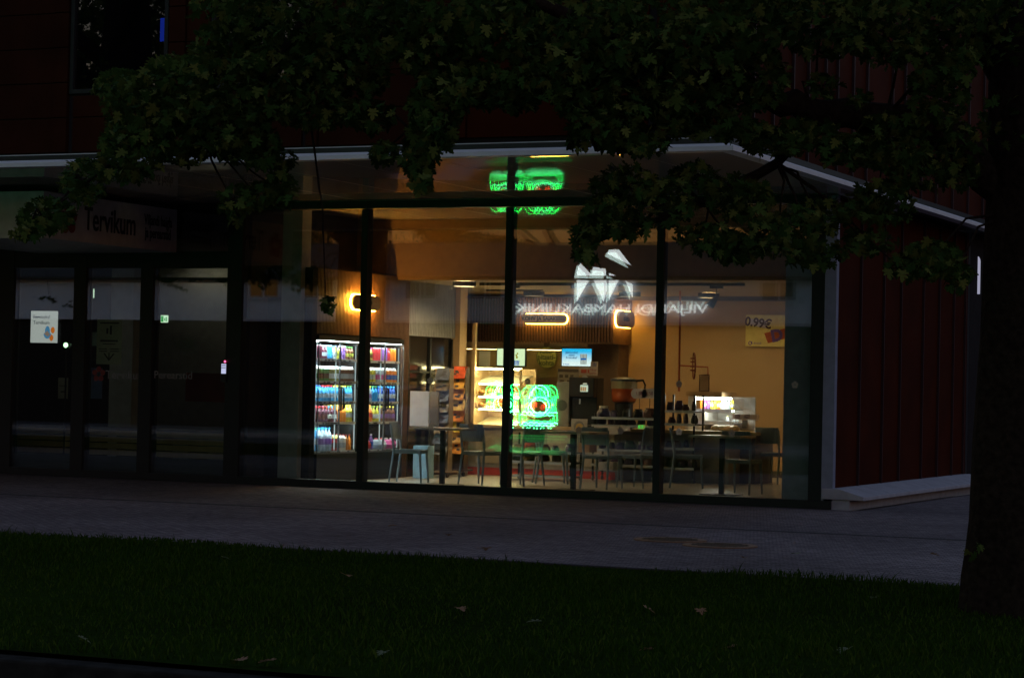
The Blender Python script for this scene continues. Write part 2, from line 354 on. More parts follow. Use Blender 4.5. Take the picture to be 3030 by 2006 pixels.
# door stiles of the entrance
for x0, x1 in ((-11.95,-10.93),(-10.73,-9.83),(-9.63,-8.45)):
    b = MB(); b.box(x0, x0+.02, .08, .12, .1, HD0); b.box(x1-.03, x1, .08, .12, .1, HD0); b.box(x0+.02, x1-.03, .08, .12, HR0, HR1); b.box(x0+.02, x1-.03, .08, .12, .1, .3); b.build('door_frame', K, bld)
# interior shell of the shop
ZC, YB, YR = 2.9, 3.3, 8.65
FLOOR = mat('shop_floor_tile', (.38,.36,.33), .28, 0, .08, 3)
b = MB(); b.box(-9.6, -.12, .15, 9.2, -.1, .012); b.build('shop_floor', FLOOR, bld)
b = MB(); b.box(-9.6, -.12, YB, 9.2, ZC, ZC+.08); b.build('shop_ceiling', CEIL, bld)
b = MB(); b.box(-8.25, -.12, YB-.1, YB, ZC-.004, HS); b.build('bulkhead', mat('brown_bulkhead', (.2,.11,.042), .7), bld)
b = MB(); b.box(-9.6, -.12, YR, YR+.15, .0, ZC); b.build('back_wall', TAN, bld)
b = MB(); b.box(-.3, -.12, .17, YR, .0, HS); b.build('interior_side_wall', TAN, bld)
b = MB(); b.box(-.66, -.3, .12, .5, .0, HS-.01); b.build('pier', GREYW, bld)
b = MB(); b.box(-5.9, -.3, YR-.03, YR, .012, .12); b.build('skirting', mat('dark_skirting', (.1,.09,.08), .6), bld)
# left wall of the shop with the door recess; the lobby beyond
b = MB(); b.box(-8.3, -8.22, .2, 3.6, 0, HS); b.box(-8.0, -7.62, 3.62, 3.66, 0, ZC); b.build('partition_wall', SLATD, bld)
b = MB(); b.box(-8.3, -7.52, .66, .8, 0, 2.94); b.build('dark_upstand', DARKW, bld)
# slatted panel over and beside the fridges
b = MB(); b.box(-7.6, -7.56, .8, 3.62, 2.05, 2.94); b.box(-8.2, -7.56, 3.56, 3.62, 0, 2.94); b.box(-7.6, -7.56, 3.4, 3.56, 0, 2.05); b.box(-8.2, -7.56, .8, 3.56, 2.94, 2.97)
sp = b.build('fridge_surround', SLATD, bld)
b = MB(); y = .82
while y < 3.6:
    b.box(-7.56, -7.535, y, y+.022, 2.05 if y < 3.38 else .02, 2.94); y += .04
b.build('wood_slats', SLAT, sp)
# sliding door recess beyond the fridges, with a slatted grey band over it
b = MB(); b.box(-7.64, -7.6, 3.66, 5.25, 2.1, ZC); b.build('door_overpanel', mat('grey_slat_panel', (.2,.2,.22), .6), bld)
b = MB(); y = 3.68
while y < 5.22: b.box(-7.6, -7.58, y, y+.025, 2.1, ZC); y += .055
b.build('overpanel_slats', mat('grey_slat', (.3,.3,.32), .6), bld)
b = MB(); b.box(-7.66, -7.62, 3.68, 5.2, .012, 2.1); b.build('dark_sliding_door', mat('dark_door_glass', (.012,.013,.014), .12), bld)
b = MB()
for y in (3.7, 4.42, 5.16): b.box(-7.63, -7.59, y, y+.05, .012, 2.08)
b.box(-7.63, -7.6, 3.75, 5.16, 1.55, 1.58); b.build('sliding_door_frame', FRAME, bld)
b = MB(); b.box(-7.68, -7.5, 5.25, 5.5, .012, ZC); b.build('tan_post', TAN, bld)
# kitchen block: slatted bulkhead over the counter
b = MB(); b.box(-9.5, -6.02, 7.82, 8.6, 2.13, 2.84); kb = b.build('kitchen_bulkhead', SLATD, bld)
b = MB(); x = -9.0
while x < -6.03: b.box(x, x+.026, 7.79, 7.82, 2.1, 2.84); x += .052
y = 7.8
while y < 8.58: b.box(-6.02, -5.99, y, y+.026, 2.1, 2.84); y += .052
b.build('wood_slats', SLAT, kb)
b = MB(); b.box(-6.6, -6.05, 8.2, YR-.005, .012, 2.1); b.build('kitchen_jamb', mat('brown_jamb', (.16,.1,.06), .7), bld)
# ceiling rails
b = MB(); q = at(1110, 657, z=2.84); q2 = at(1715, 657, z=2.84); b.box(q.x, q2.x, q.y-.02, q.y+.02, 2.82, 2.86); b.build('track_rail', K, bld)
b = MB(); q3 = at(1180, 670, z=2.86); b.box(q3.x-.4, q3.x+.55, q3.y-.015, q3.y+.015, 2.84, 2.86); b.build('track_rail', K, bld)
b = MB(); b.box(-6.0, -.3, YR-.12, YR-.03, ZC-.07, ZC-.002); b.build('ceiling_trim', mat('ceiling_trim', (.12,.1,.09), .6), bld)

# concrete ledge along the side wall
led = thing('concrete_ledge', 'pale concrete ledge with a sloped top along the foot of the red-brown side wall', 'ledge', (.2, 2, 0))
b = MB(); b.prism([(-.12,.12),(-.12,.245),(.08,.25),(.4,.16),(.4,.115)], 'y', -.02, 6.75); b.build('cap', CONC, led, bevel=.006)
b = MB(); b.box(-.1, .22, .0, 6.4, -.01, .12); b.build('base', CONC, led)
sgn = thing('white_sign_panel', 'round-topped white panel beyond the far end of the red-brown side wall', 'sign', (.3, 7.6, 0))
p = at(2250, 600, y=7.6); z1 = at(2247, 588, y=7.6).z; z0 = at(2247, 680, y=7.6).z; hw = .11
pts = [(p.x-hw, z0), (p.x+hw, z0)]+[(p.x+hw*cos(t), z1-hw+hw*sin(t)) for t in [pi*k/10 for k in range(11)]]
b = MB(); b.prism(pts, 'y', 7.58, 7.62); b.build('panel', em('panel_glow', (.75,.75,1), .42), sgn)
b = MB(); b.tube([(p.x, 7.64, 0), (p.x, 7.64, z0+.1)], .03); b.build('pole', STEEL, sgn)
for k, (u, v) in enumerate(((1550, 1248), (1665, 1261))):
    c = at(u, v, z=0); mh = thing('manhole_cover', ['round iron manhole cover in the pavement, the farther one', 'round iron manhole cover in the pavement, nearer the lawn and tree'][k], 'manhole cover', (c.x, c.y, 0), 0, 'manhole covers in the pavement')
    b = MB(); b.lathe([(.3,-.003),(.34,-.003),(.34,.006),(.3,.006)], (c.x, c.y, 0), 28); b.build('rim', mat('rusty_iron', (.14,.07,.035), .6), mh)
    b = MB(); b.lathe([(.29,-.003),(.29,.004)], (c.x, c.y, 0), 28)
    for i in range(-3, 4): 
        l = (.26**2-(i*.075)**2)**.5; b.box(c.x-l, c.x+l, c.y+i*.075-.012, c.y+i*.075+.012, .004, .009)
    b.build('lid', mat('old_iron', (.06,.045,.035), .5, .4), mh)

# entrance sign box
sb = thing('entrance_sign', 'white sign box over the entrance doors with red flower emblem and black lettering', 'sign', (-9.8, -1.6, 3.06))
b = MB(); b.box(-11.5, -9.25, -3.1, -.06, 3.1, 3.68); b.build('sign_box', mat('sign_white', (.5,.48,.5), .7), sb)
TXT = mat('black_lettering', (.006,.006,.007), .6)
text('lettering', 'Tervikum', .42, TXT, (-9.246, at(256, 515, x=-9.246).y, at(256, 515, x=-9.246).z), facing(90), sb, sx=.72, bold=.006)
text('small_lettering', 'Viljandi haigla\nja perearstid', .2, TXT, (-9.246, at(366, 527, x=-9.246).y, at(366, 527, x=-9.246).z), facing(90), sb, sx=.62, line=.85, bold=.003)
b = MB()
for k in range(5):
    a = 2*pi*k/5+.4; b.lathe([(.075,-.002),(.075,.004)], (-9.247, at(158, 508, x=-9.246).y+.12*cos(a), at(158, 508, x=-9.246).z+.12*sin(a)), 12, axis='x')
b.build('flower_emblem', mat('dark_red_print', (.2,.01,.01), .6), sb)

# ================================================================== MAPLE TREE
BARK = mat('maple_bark', (.016,.012,.009), 1, 0, .5, 22, .9, .03)
tree = thing('maple_tree', 'dark maple tree at the lawn edge, its leafy branches hanging before the facade', 'tree', (4.78, -11.9, 0))
def limb(b, pts, r0_, r1_, n=8): 
    P = [Vector(p) for p in pts]; out = []
    for i in range(len(P)-1):
        for k in range(4):
            t = k/4; q = P[i].lerp(P[i+1], t); out.append(q+Vector((random.uniform(-1,1),random.uniform(-1,1),random.uniform(-1,1)))*min(.03, r1_))
    out.append(P[-1]); b.tube(out, r0_, n, r1=r1_)
b = MB(); rings = []; n = 26; v = []; f = []
H_ = [-.1,.05,.25,.6,1.1,1.8,2.6,3.4,4.4,5.6,7.0]; RR = [.38,.36,.345,.335,.33,.32,.31,.33,.27,.2,.12]
for i, (h, r) in enumerate(zip(H_, RR)):
    for j in range(n):
        a = 2*pi*j/n; rr = r*(1+.05*sin(5*a+h)+.035*sin(11*a+2*h)+(.12*sin(4*a) if h < .3 else 0)+random.uniform(-.012,.012))
        v.append((4.78+.035*max(0, min(h, 4.5)-.6)+rr*cos(a), -11.9+rr*sin(a), h))
for i in range(len(H_)-1): f += [(i*n+j, i*n+(j+1)%n, (i+1)*n+(j+1)%n, (i+1)*n+j) for j in range(n)]
b.add(v, f); b.build('trunk', BARK, tree, smooth=True)
T = Vector((4.76, -11.9, 0))
def ip(u, v, d): return far_at(u, v, d)
branches = [
 ([T+Vector((0,0,2.6)), ip(2200,310,14.8), ip(2050,270,14.6), ip(1880,262,14.4), ip(1720,205,14.2), ip(1560,150,14), ip(1380,60,13.8), ip(1100,-80,13.6)], .13, .03),
 ([T+Vector((0,0,3.2)), ip(2250,60,15), ip(1980,-90,15), ip(1500,-250,15), ip(900,-220,15), ip(640,-20,14.9), ip(430,250,14.8), ip(280,360,14.6), ip(150,460,14.4)], .09, .006),
 ([T+Vector((0,0,3.6)), T+Vector((-1.4,1.6,5)), T+Vector((-3.2,2.6,6)), T+Vector((-5,3,6.4))], .12, .03),
 ([T+Vector((0,0,3.8)), T+Vector((1.6,-1,5.2)), T+Vector((3.4,-1.6,6.2))], .12, .03),
 ([T+Vector((0,0,4.4)), T+Vector((.4,2,6.4)), T+Vector((.6,3.4,8))], .1, .03),
 ([T+Vector((0,0,4.2)), T+Vector((-1.5,-2,6)), T+Vector((-2.6,-3.6,7.2))], .1, .03),
 ([ip(1880,262,14.4), ip(1800,380,14.2), ip(1620,470,14), ip(1480,520,13.9), ip(1380,560,13.8)], .04, .008),
 ([ip(1500,-250,15), ip(1200,-60,14.6), ip(1050,170,14.2), ip(980,330,13.9), ip(968,420,13.8)], .05, .008),
 ([ip(1720,205,14.2), ip(1500,300,14), ip(1380,350,14)], .03, .008),
 ([ip(900,-220,15), ip(700,60,14.8), ip(560,240,14.6), ip(480,340,14.5)], .05, .01)]
branch_pts = [q for br_ in branches for q in br_[0]]
for pts, a, c in branches:
    b = MB(); limb(b, pts, a, c); b.build('branch', BARK, tree, smooth=True)
def maple_outline():
    half = [(0,-.02),(.1,.02),(.26,-.1),(.37,-.02),(.3,.1),(.5,.1),(.56,.24),(.3,.26),(.22,.3),(.46,.46),(.5,.6),(.36,.62),(.2,.48),(.17,.56),(.24,.78),(.14,.84),(.1,.95),(0,1.0)]
    return np.array(half + [(-x, y) for x, y in half[-2:0:-1]])
OUT = maple_outline(); NO = len(OUT)
lp, ls = [], []       # leaf centres and sizes
def cluster(u, v, ru, rv, d, n, dd=.5):
    for _ in range(n):
        while True:
            a, c = random.uniform(-1,1), random.uniform(-1,1)
            if a*a+c*c < 1: break
        w = random.gauss(0, 1)
        lp.append(tuple(ip(u+a*ru, v+c*rv, d+w*dd))); ls.append(random.triangular(.028, .072, .045))
C = [ # hanging sprays: place along the boughs, spread, distance, leaves
 (100,500,65,40,14.3,80),(190,420,60,50,14.3,90),(300,350,80,70,14.4,170),(60,540,40,15,14.3,22),(330,250,100,70,14.5,200),(270,200,60,40,14.6,80),(400,200,90,70,14.6,200),
 (470,280,100,70,14.5,240),(560,330,80,50,14.5,160),(620,370,60,25,14.5,60),(420,350,60,30,14.4,70),(520,120,90,70,14.8,180),(610,200,100,80,14.6,260),(700,80,100,90,14.8,260),(800,160,100,80,14.6,260),
 (560,20,60,40,14.8,80),(880,60,100,80,14.6,240),(720,250,90,50,14.5,150),(850,270,60,35,14.3,70),(640,440,40,40,14.3,40),(540,470,40,45,14.3,35),(590,450,40,30,14.3,30),
 (990,310,60,45,13.9,130),(960,370,40,40,13.8,80),(966,425,22,18,13.8,26),(1010,240,70,60,14,150),(880,355,30,25,14,36),(1000,100,100,90,14.2,260),(1100,200,80,50,14,170),(1180,230,60,25,14,80),
 (1150,60,110,80,14,280),(1280,120,110,90,13.8,300),(1220,190,70,40,13.8,130),(1400,80,110,90,13.8,300),(1350,220,80,60,13.8,180),(1330,320,25,30,13.8,38),(1420,290,60,60,13.8,170),(1500,180,100,90,14,280),
 (1480,330,60,30,13.8,90),(1620,90,110,90,14,280),(1600,250,100,70,14,220),(1440,430,75,50,13.8,75),(1390,500,50,45,13.8,80),(1350,545,35,30,13.7,40),(1338,588,18,14,13.7,12),(1440,520,60,35,13.7,45),(1360,598,20,10,13.7,10),(1530,470,80,55,13.8,75),
 (1600,410,60,30,14,45),(1700,455,80,50,14,95),(1620,550,70,35,13.8,60),(1700,570,70,35,13.9,70),(1800,540,80,50,14,95),(1790,330,80,30,14.2,90),(1890,500,70,40,14.2,80),(1880,590,70,30,14,55),
 (1850,310,90,35,14.3,80),(1960,350,80,40,14.3,90),(1700,300,70,25,14,60),(1740,180,80,80,14.2,180),(1760,40,100,70,14.2,200),(1900,60,110,80,14.5,200),(2050,80,100,80,14.6,200),(1900,200,40,30,14.5,30),(1980,230,30,20,14.5,18),
 (2060,330,90,70,14.5,190),(2160,220,70,80,14.6,170),(2180,90,90,90,14.8,200),(2130,400,80,40,14.6,90),(2030,470,80,50,14.4,120),(2210,360,50,80,14.8,120),(2300,60,80,90,15,160),(2150,600,70,45,14.4,130),(2205,640,40,35,14.4,28),(2080,620,40,30,14.3,30),
 (2000,560,70,30,14.3,40),(2320,280,60,80,15.2,90),(2220,150,40,40,13.8,50),(2235,1290,10,16,14.9,4),(2260,1260,10,10,14.7,3),(753,705,11,22,14,9)]
tw = MB()
for u, v, ru, rv, d, n in C:
    if n < 20 or u > 2300: continue
    c_ = ip(u, v, d); q = min(branch_pts, key=lambda k_: (k_-c_).length); dist = (q-c_).length
    if dist > 2.2 or dist < .08: continue
    mid_ = (q+c_)/2+Vector((random.uniform(-.1,.1), random.uniform(-.1,.1), .1)); limb(tw, [q, mid_, c_], .012, .004, 5)
    for _ in range(5):
        e_ = ip(u+random.uniform(-1,1)*ru*.8, v+random.uniform(-.3,1)*rv*.9, d+random.uniform(-.3,.3)); limb(tw, [c_, (c_+e_)/2+Vector((0,0,.03)), e_], .006, .002, 4)
limb(tw, [ip(720,300,14.4), ip(745,480,14.2), ip(753,705,14)], .008, .003, 4)
tw.build('twig', BARK, tree)
for u, v, ru, rv, d, n in C: cluster(u, v, ru, rv, d, int(n*2.0))
for _ in range(1900):   # band along the top of the view
    u = random.uniform(430, 2360); lp.append(tuple(ip(u, random.uniform(-60, 40), random.uniform(13.4, 16)))); ls.append(random.triangular(.028,.072,.045))
nv_ = 0
while nv_ < 7000:      # rest of the round crown above and behind the view
    a = random.uniform(0, 2*pi); r = 5.6*random.random()**.4; h = random.uniform(4.6, 10.5)
    if r > 5.8*(1-((h-6.2)/4.6)**2)**.5 if abs(h-6.2) < 4.6 else True: continue
    p = T+Vector((r*cos(a), r*sin(a), h))
    if sin(p.x*1.9+p.z*1.3)*sin(p.y*1.7-p.z) < -.25: continue
    q = p-CAM; z = q.dot(fw)
    if z > 1 and abs(q.dot(cr)/z*FPX) < 1600 and -(q.dot(cu)/z*FPX) > -1010: continue
    lp.append(tuple(p)); ls.append(random.uniform(.08,.15)); nv_ += 1
def leaf_mesh(name, P, Sz, down=.55, sd=.55):
    P = np.array(P); Sz = np.array(Sz); n = len(P)
    az = rng.uniform(0, 2*pi, n); til = rng.normal(.0, sd, n)+down; rol = rng.normal(0, sd, n)
    o2 = OUT - np.array([0,.3]); fold = np.abs(o2[:,0])*.35 - .25*(o2[:,1]+.3)**2
    L = np.concatenate([np.stack([o2[:,0], o2[:,1], fold*.6], 1), [[0,.1,-.02]]], 0)
    V = np.repeat(L[None]*1.0, n, 0)*Sz[:,None,None]*1.25
    c, s = np.cos(rol)[:,None], np.sin(rol)[:,None]
    x, y, z = V[...,0], V[...,1], V[...,2]; x, z = c*x+s*z, -s*x+c*z
    c, s = np.cos(til)[:,None], np.sin(til)[:,None]; y, z = c*y+s*z, -s*y+c*z
    c, s = np.cos(az)[:,None], np.sin(az)[:,None]; x, y = c*x-s*y, s*x+c*y
    V = np.stack([x,y,z], -1)+P[:,None,:]
    tri = np.array([[i, (i+1) % NO, NO] for i in range(NO)]).ravel()
    loops = (np.arange(n)[:,None]*(NO+1)+tri[None]).ravel()
    return np_mesh(name, V.reshape(-1,3), loops, np.full(n*NO, 3))
me = leaf_mesh('crown', [tuple(Vector(p)-T) for p in lp], ls)
me.materials.append(leafmat('maple_leaf', (.013,.03,.006), (.026,.055,.011), (.085,.095,.022), 1, .2, .9))
crown = bpy.data.objects.new('crown', me); COL.objects.link(crown); crown.parent = tree
# fallen leaves
spots = [(1035,1238,0),(905,1225,0),(1840,1282,1),(2158,1284,0),(885,1513,1),(555,1530,0),(1065,1410,0),(520,1292,1),(800,1332,0),(1240,1440,1),(1500,1412,0),(1620,1415,0),(620,1532,0),(1125,1270,0),(1955,1505,1),(1500,1505,0),(190,1480,1),(1690,1500,0),(2020,1385,1),(1720,1290,0)]
words = ['near the farther manhole','on the pavement left of the shop mullion','by the nearer manhole','beside the tree trunk','as a pale tuft low in the grass','on the kerb line','in mid lawn under the neon reflection','where lawn meets pavement by the entrance','on the grass edge','in the lawn below the tables','on the lawn below the display case','in the lawn beneath the chilled case','near the kerb joint','on the paving above the lawn edge','low in the grass towards the trunk','at the foot of the lawn','in the grass of the far corner by the road','low in the grass under the pier','on the lawn before the corner ledge','where pavement meets lawn below the pier']
LEAFM = [leafmat('dry_leaf', (.2,.1,.05), (.25,.14,.08), (.3,.2,.1), 1), leafmat('pale_leaf', (.1,.13,.06), (.14,.16,.09), (.16,.18,.1), 1)]
for (u, v, k), w in zip(spots, words):
    p = at(u, v, z=.03 if v > 1225 else .0); me = leaf_mesh('fallen_leaf', [(0,0,.012)], [random.uniform(.055,.075)], random.uniform(-.15,.3), .12); me.materials.append(LEAFM[k])
    o = bpy.data.objects.new('fallen_leaf', me); COL.objects.link(o); o.location = (p.x, p.y, .03)
    tag(o, ('brown' if k == 0 else 'pale green')+' fallen leaf '+w, 'leaf', 'fallen leaves on the ground')

# ================================================================== OPPOSITE SIDE OF THE STREET (seen in the glass)
YO = -30.6
ob = thing('opposite_building', 'low pale-banded building across the street, mirrored in the shop glass', 'building', (-18, YO-6, 0))
PL = mat('pale_render', (.56,.6,.7), .8, 0, .08, 1)
b = MB(); wz0, wz1 = at(700, 744, y=-YO).z, at(700, 648, y=-YO).z
b.box(-60, -3.5, YO-14, YO, wz0, wz1); b.build('white_wall', PL, ob)
b = MB(); b.box(-60, -3.5, YO-14, YO-.15, -.1, wz0); b.build('dark_shopfront', DARKW, ob)
b = MB(); b.prism([(YO+.35,wz1),(YO+.35,wz1+.08),(YO-7,wz1+1.5),(YO-14,wz1+.08),(YO-14,wz1)], 'x', -60.2, -3.3); b.build('roof', mat('dark_roof', (.02,.018,.018), .8), ob)
for x in (-26.4,-24.6,-21.4,-19.4,-11,-8.5):
    b = MB(); b.box(x, x+.9, YO-.1, YO+.012, wz1-.5, wz1-.06); w = b.build('window', mat('dark_pane', (.02,.022,.03), .1), ob)
    b = MB(); b.box(x-.06, x+.96, YO+.013, YO+.08, wz1-.57, wz1-.5); b.box(x+.42, x+.48, YO+.013, YO+.03, wz1-.5, wz1-.06); b.build('sill', PL, w)
cs = thing('clinic_sign', 'lit white clinic lettering with faceted white emblem over the opposite shopfront', 'sign', (-14, YO, 3.4))
LIT = em('sign_white_light', (.93,1,.97), 5.0); LIT2 = em('letter_light', (.93,1,.97), 3.2)
pK = at(1197, 712, y=-YO); pV = at(1640, 716, y=-YO); zc = .5*(at(1250, 713, y=-YO).z+at(1560, 716, y=-YO).z)
tx = text('lettering', 'VILJANDI HAMBAKLIINIK', .33, LIT2, ((pK.x+pV.x)/2, YO+.1, zc), facing(180), cs, ext=.02)
w_ = max(v.co.x for v in tx.data.vertices)-min(v.co.x for v in tx.data.vertices); sc_ = (pV.x-pK.x)/w_; mid = (pK.x+pV.x)/2+14
for v in tx.data.vertices: v.co.x = mid+(v.co.x-mid)*sc_
polys = [[(1350,632),(1356,608),(1384,637),(1350,697)],[(1388,618),(1416,622),(1418,672),(1411,697),(1384,637)],[(1424,632),(1449,641),(1424,694)],[(1462,650),(1478,658),(1478,688)],[(1424,578),(1446,578),(1474,614),(1421,588)]]
b = MB()
for pl in polys:
    q = [at(u-12, v, y=-YO) for u, v in pl]; b.prism([(p.x, p.z) for p in q], 'y', YO+.08, YO+.12)
b.build('emblem', LIT, cs)
# neon display in the opposite shop window: two green figures, red dot clusters, yellow stars
nz0, nz1 = at(1250, 985, y=-YO).z, at(1250, 890, y=-YO).z; nx0, nx1 = at(1122, 940, y=-YO).x, at(1290, 940, y=-YO).x
neon = thing('neon_display', 'green neon tube display with red dots on a dark board, mirrored in the shop glass', 'neon sign', ((nx0+nx1)/2, YO, nz0), 0)
GRN = em('green_neon', (.002,1,.1), 66); RDD = em('red_led', (1,.06,.015), 18); YEL = em('yellow_led', (1,.6,.03), 10); CYN = em('cyan_neon', (.1,1,.34), 84)
b = MB(); b.box(nx0-.2, nx1+.25, YO-.1, YO-.06, nz0-.25, nz1+.08); b.build('board', mat('dark_acrylic', (.004,.01,.006), .08), neon)
b = MB(); b.box(nx0-.2, nx1+.25, YO-.1, YO-.05, nz0-.29, nz0-.25); b.build('lit_edge', em('green_edge', (.02,1,.16), 1.2), neon)
Hn = nz1-nz0
def nb(fx, fz, k): return (nx0+(k*.52+fx*.48)*(nx1-nx0), YO+.0+random.uniform(0,.02), nz0+fz*Hn)
def arc(cx, cz, rx, rz, a0, a1, n=16): return [(cx+rx*cos(a0+(a1-a0)*i/n), cz+rz*sin(a0+(a1-a0)*i/n)) for i in range(n+1)]
for k in (0, 1):
    G = MB(); Cn = MB(); TB = .011
    def st(B, pts, closed=False): B.tube([nb(x, z, k) for x, z in pts], TB, 5, closed)
    for cx, rx in ((.2,.2),(.5,.24),(.8,.2),(.35,.15),(.65,.15)): st(G if cx != .5 else Cn, arc(cx, .72, rx, .27, 0, pi))
    for dx in (0, .05, .11): st(G, [(.04+dx,.7),(.07+dx,.5),(.03+dx,.34)]); st(G, [(.96-dx,.7),(.93-dx,.5),(.97-dx,.34)])
    st(G, [(.0,.7)]+[(i/12, .7+.03*(i % 2)) for i in range(1, 12)]+[(1,.7)])
    st(Cn, arc(.5,.5,.26,.2,0,2*pi,22), True); st(G, arc(.5,.5,.35,.22,0,2*pi,22), True)
    st(Cn, [(0,.32)]+[(i/14, .31+.035*(i % 2)) for i in range(1,14)]+[(1,.32)])
    st(G, [(.02,.3),(.0,.16),(.06,.06)]); st(G, [(.94,.06),(1,.16),(.98,.3)]); st(G, [(.12,.26),(.12,.12),(.88,.12),(.88,.26)])
    st(Cn, [(0,.07)]+[(i/12, .06+.03*(i % 2)) for i in range(1,12)]+[(1,.07)])
    for i in range(9): st(Cn, [(.1+i*.1,.0),(.1+i*.1+.04*(i % 2),.03)])
    G.build('green_tube', GRN, neon); Cn.build('pale_tube', CYN, neon)
    for cx in (.36, .64):
        Rd = MB()
        for i in range(19):
            a = i*2.4; r = ((i+.5)/19)**.5; p = nb(cx+.065*r*cos(a), .52+.075*r*sin(a), k); Rd.lathe([(.011,-.01),(.011,.01)], p, 6, axis='y')
        Rd.build('red_dot_pattern', RDD, neon)
    for cx in (.14, .86):
        Yl = MB()
        for j in range(3):
            a = pi*j/3; Yl.tube([nb(cx-.05*cos(a), .52-.055*sin(a), k), nb(cx+.05*cos(a), .52+.055*sin(a), k)], .012, 5)
        Yl.build('yellow_star', YEL, neon)
# parked car
pc = at(1230/DP, 1200/DP, y=22); carx = pc.x
car = thing('parked_car', 'blue saloon car parked across the street, mirrored in the shop glass', 'car', (carx, -22, -.12))
BLUE = mat('car_paint', (.1,.16,.4), .25)
b = MB(); low = [(-2.15,.3),(-2.2,.55),(-2.1,.8),(-1.5,.9),(-.9,.95),(1.1,.95),(1.9,.9),(2.15,.75),(2.2,.45),(2.1,.28)]
b.prism([(carx+x, z-.12) for x, z in low], 'y', -22.85, -21.15); b.build('body', BLUE, car, bevel=.06)
cab = [(-1.35,.9),(-.6,1.42),(.75,1.42),(1.5,.92)]
b = MB(); b.prism([(carx+x, z-.12) for x, z in cab], 'y', -22.7, -21.3); b.build('cabin', BLUE, car, bevel=.05)
for y0, y1 in ((-22.72,-22.7),(-21.3,-21.28)):
    b = MB(); b.prism([(carx+x, z-.12) for x, z in ((-1.1,.96),(-.55,1.36),(.7,1.36),(1.25,.96))], 'y', y0, y1); b.build('side_window', mat('car_glass', (.01,.012,.015), .05), car)
for sx_ in (-1.35, 1.4):
    for yy in (-22.8, -21.2):
        b = MB(); b.lathe([(.2,-.1),(.31,-.1),(.32,0),(.31,.1),(.2,.1)], (carx+sx_, yy, .2), 20, axis='y'); w = b.build('wheel', K, car, smooth=False)
        b = MB(); b.lathe([(.19,-.101),(.19,.101)], (carx+sx_, yy, .2), 14, axis='y'); b.build('rim', STEEL, w)
fb = thing('distant_building', 'dark distant building beyond the far end of the side wall', 'building', (18, 34, 0))
b = MB(); b.box(-34, 60, 34, 44, -.1, 9); b.build('wall', mat('distant_wall', (.02,.018,.016), .9), fb); b = MB(); b.prism([(33.5,9),(44.5,9),(39,12)], 'x', -34.4, 60.4); b.build('roof', mat('distant_roof', (.015,.014,.014), .9), fb)
# trees behind the opposite roof (same crown, other places)
for i, (x, y, s_, lab) in enumerate(((-26, -42, 1.6, 'tall dark maple behind the opposite building, farther along the street'), (-7.5, -39, 1.15, 'dark maple behind the near end of the opposite building'), (-17, -19.6, 1.7, 'second tall maple beyond the lawn, farther along the street'), (-37, -43, 1.7, 'farthest tall maple behind the opposite building'), (-15, -45, 1.5, 'dark maple behind the middle of the opposite building'))):
    t = copy_tree(tree); t.location = (x, y, 0); t.scale = (s_, s_, s_); t.rotation_euler = (0, 0, 1.3+i*2.1); t['label'] = lab

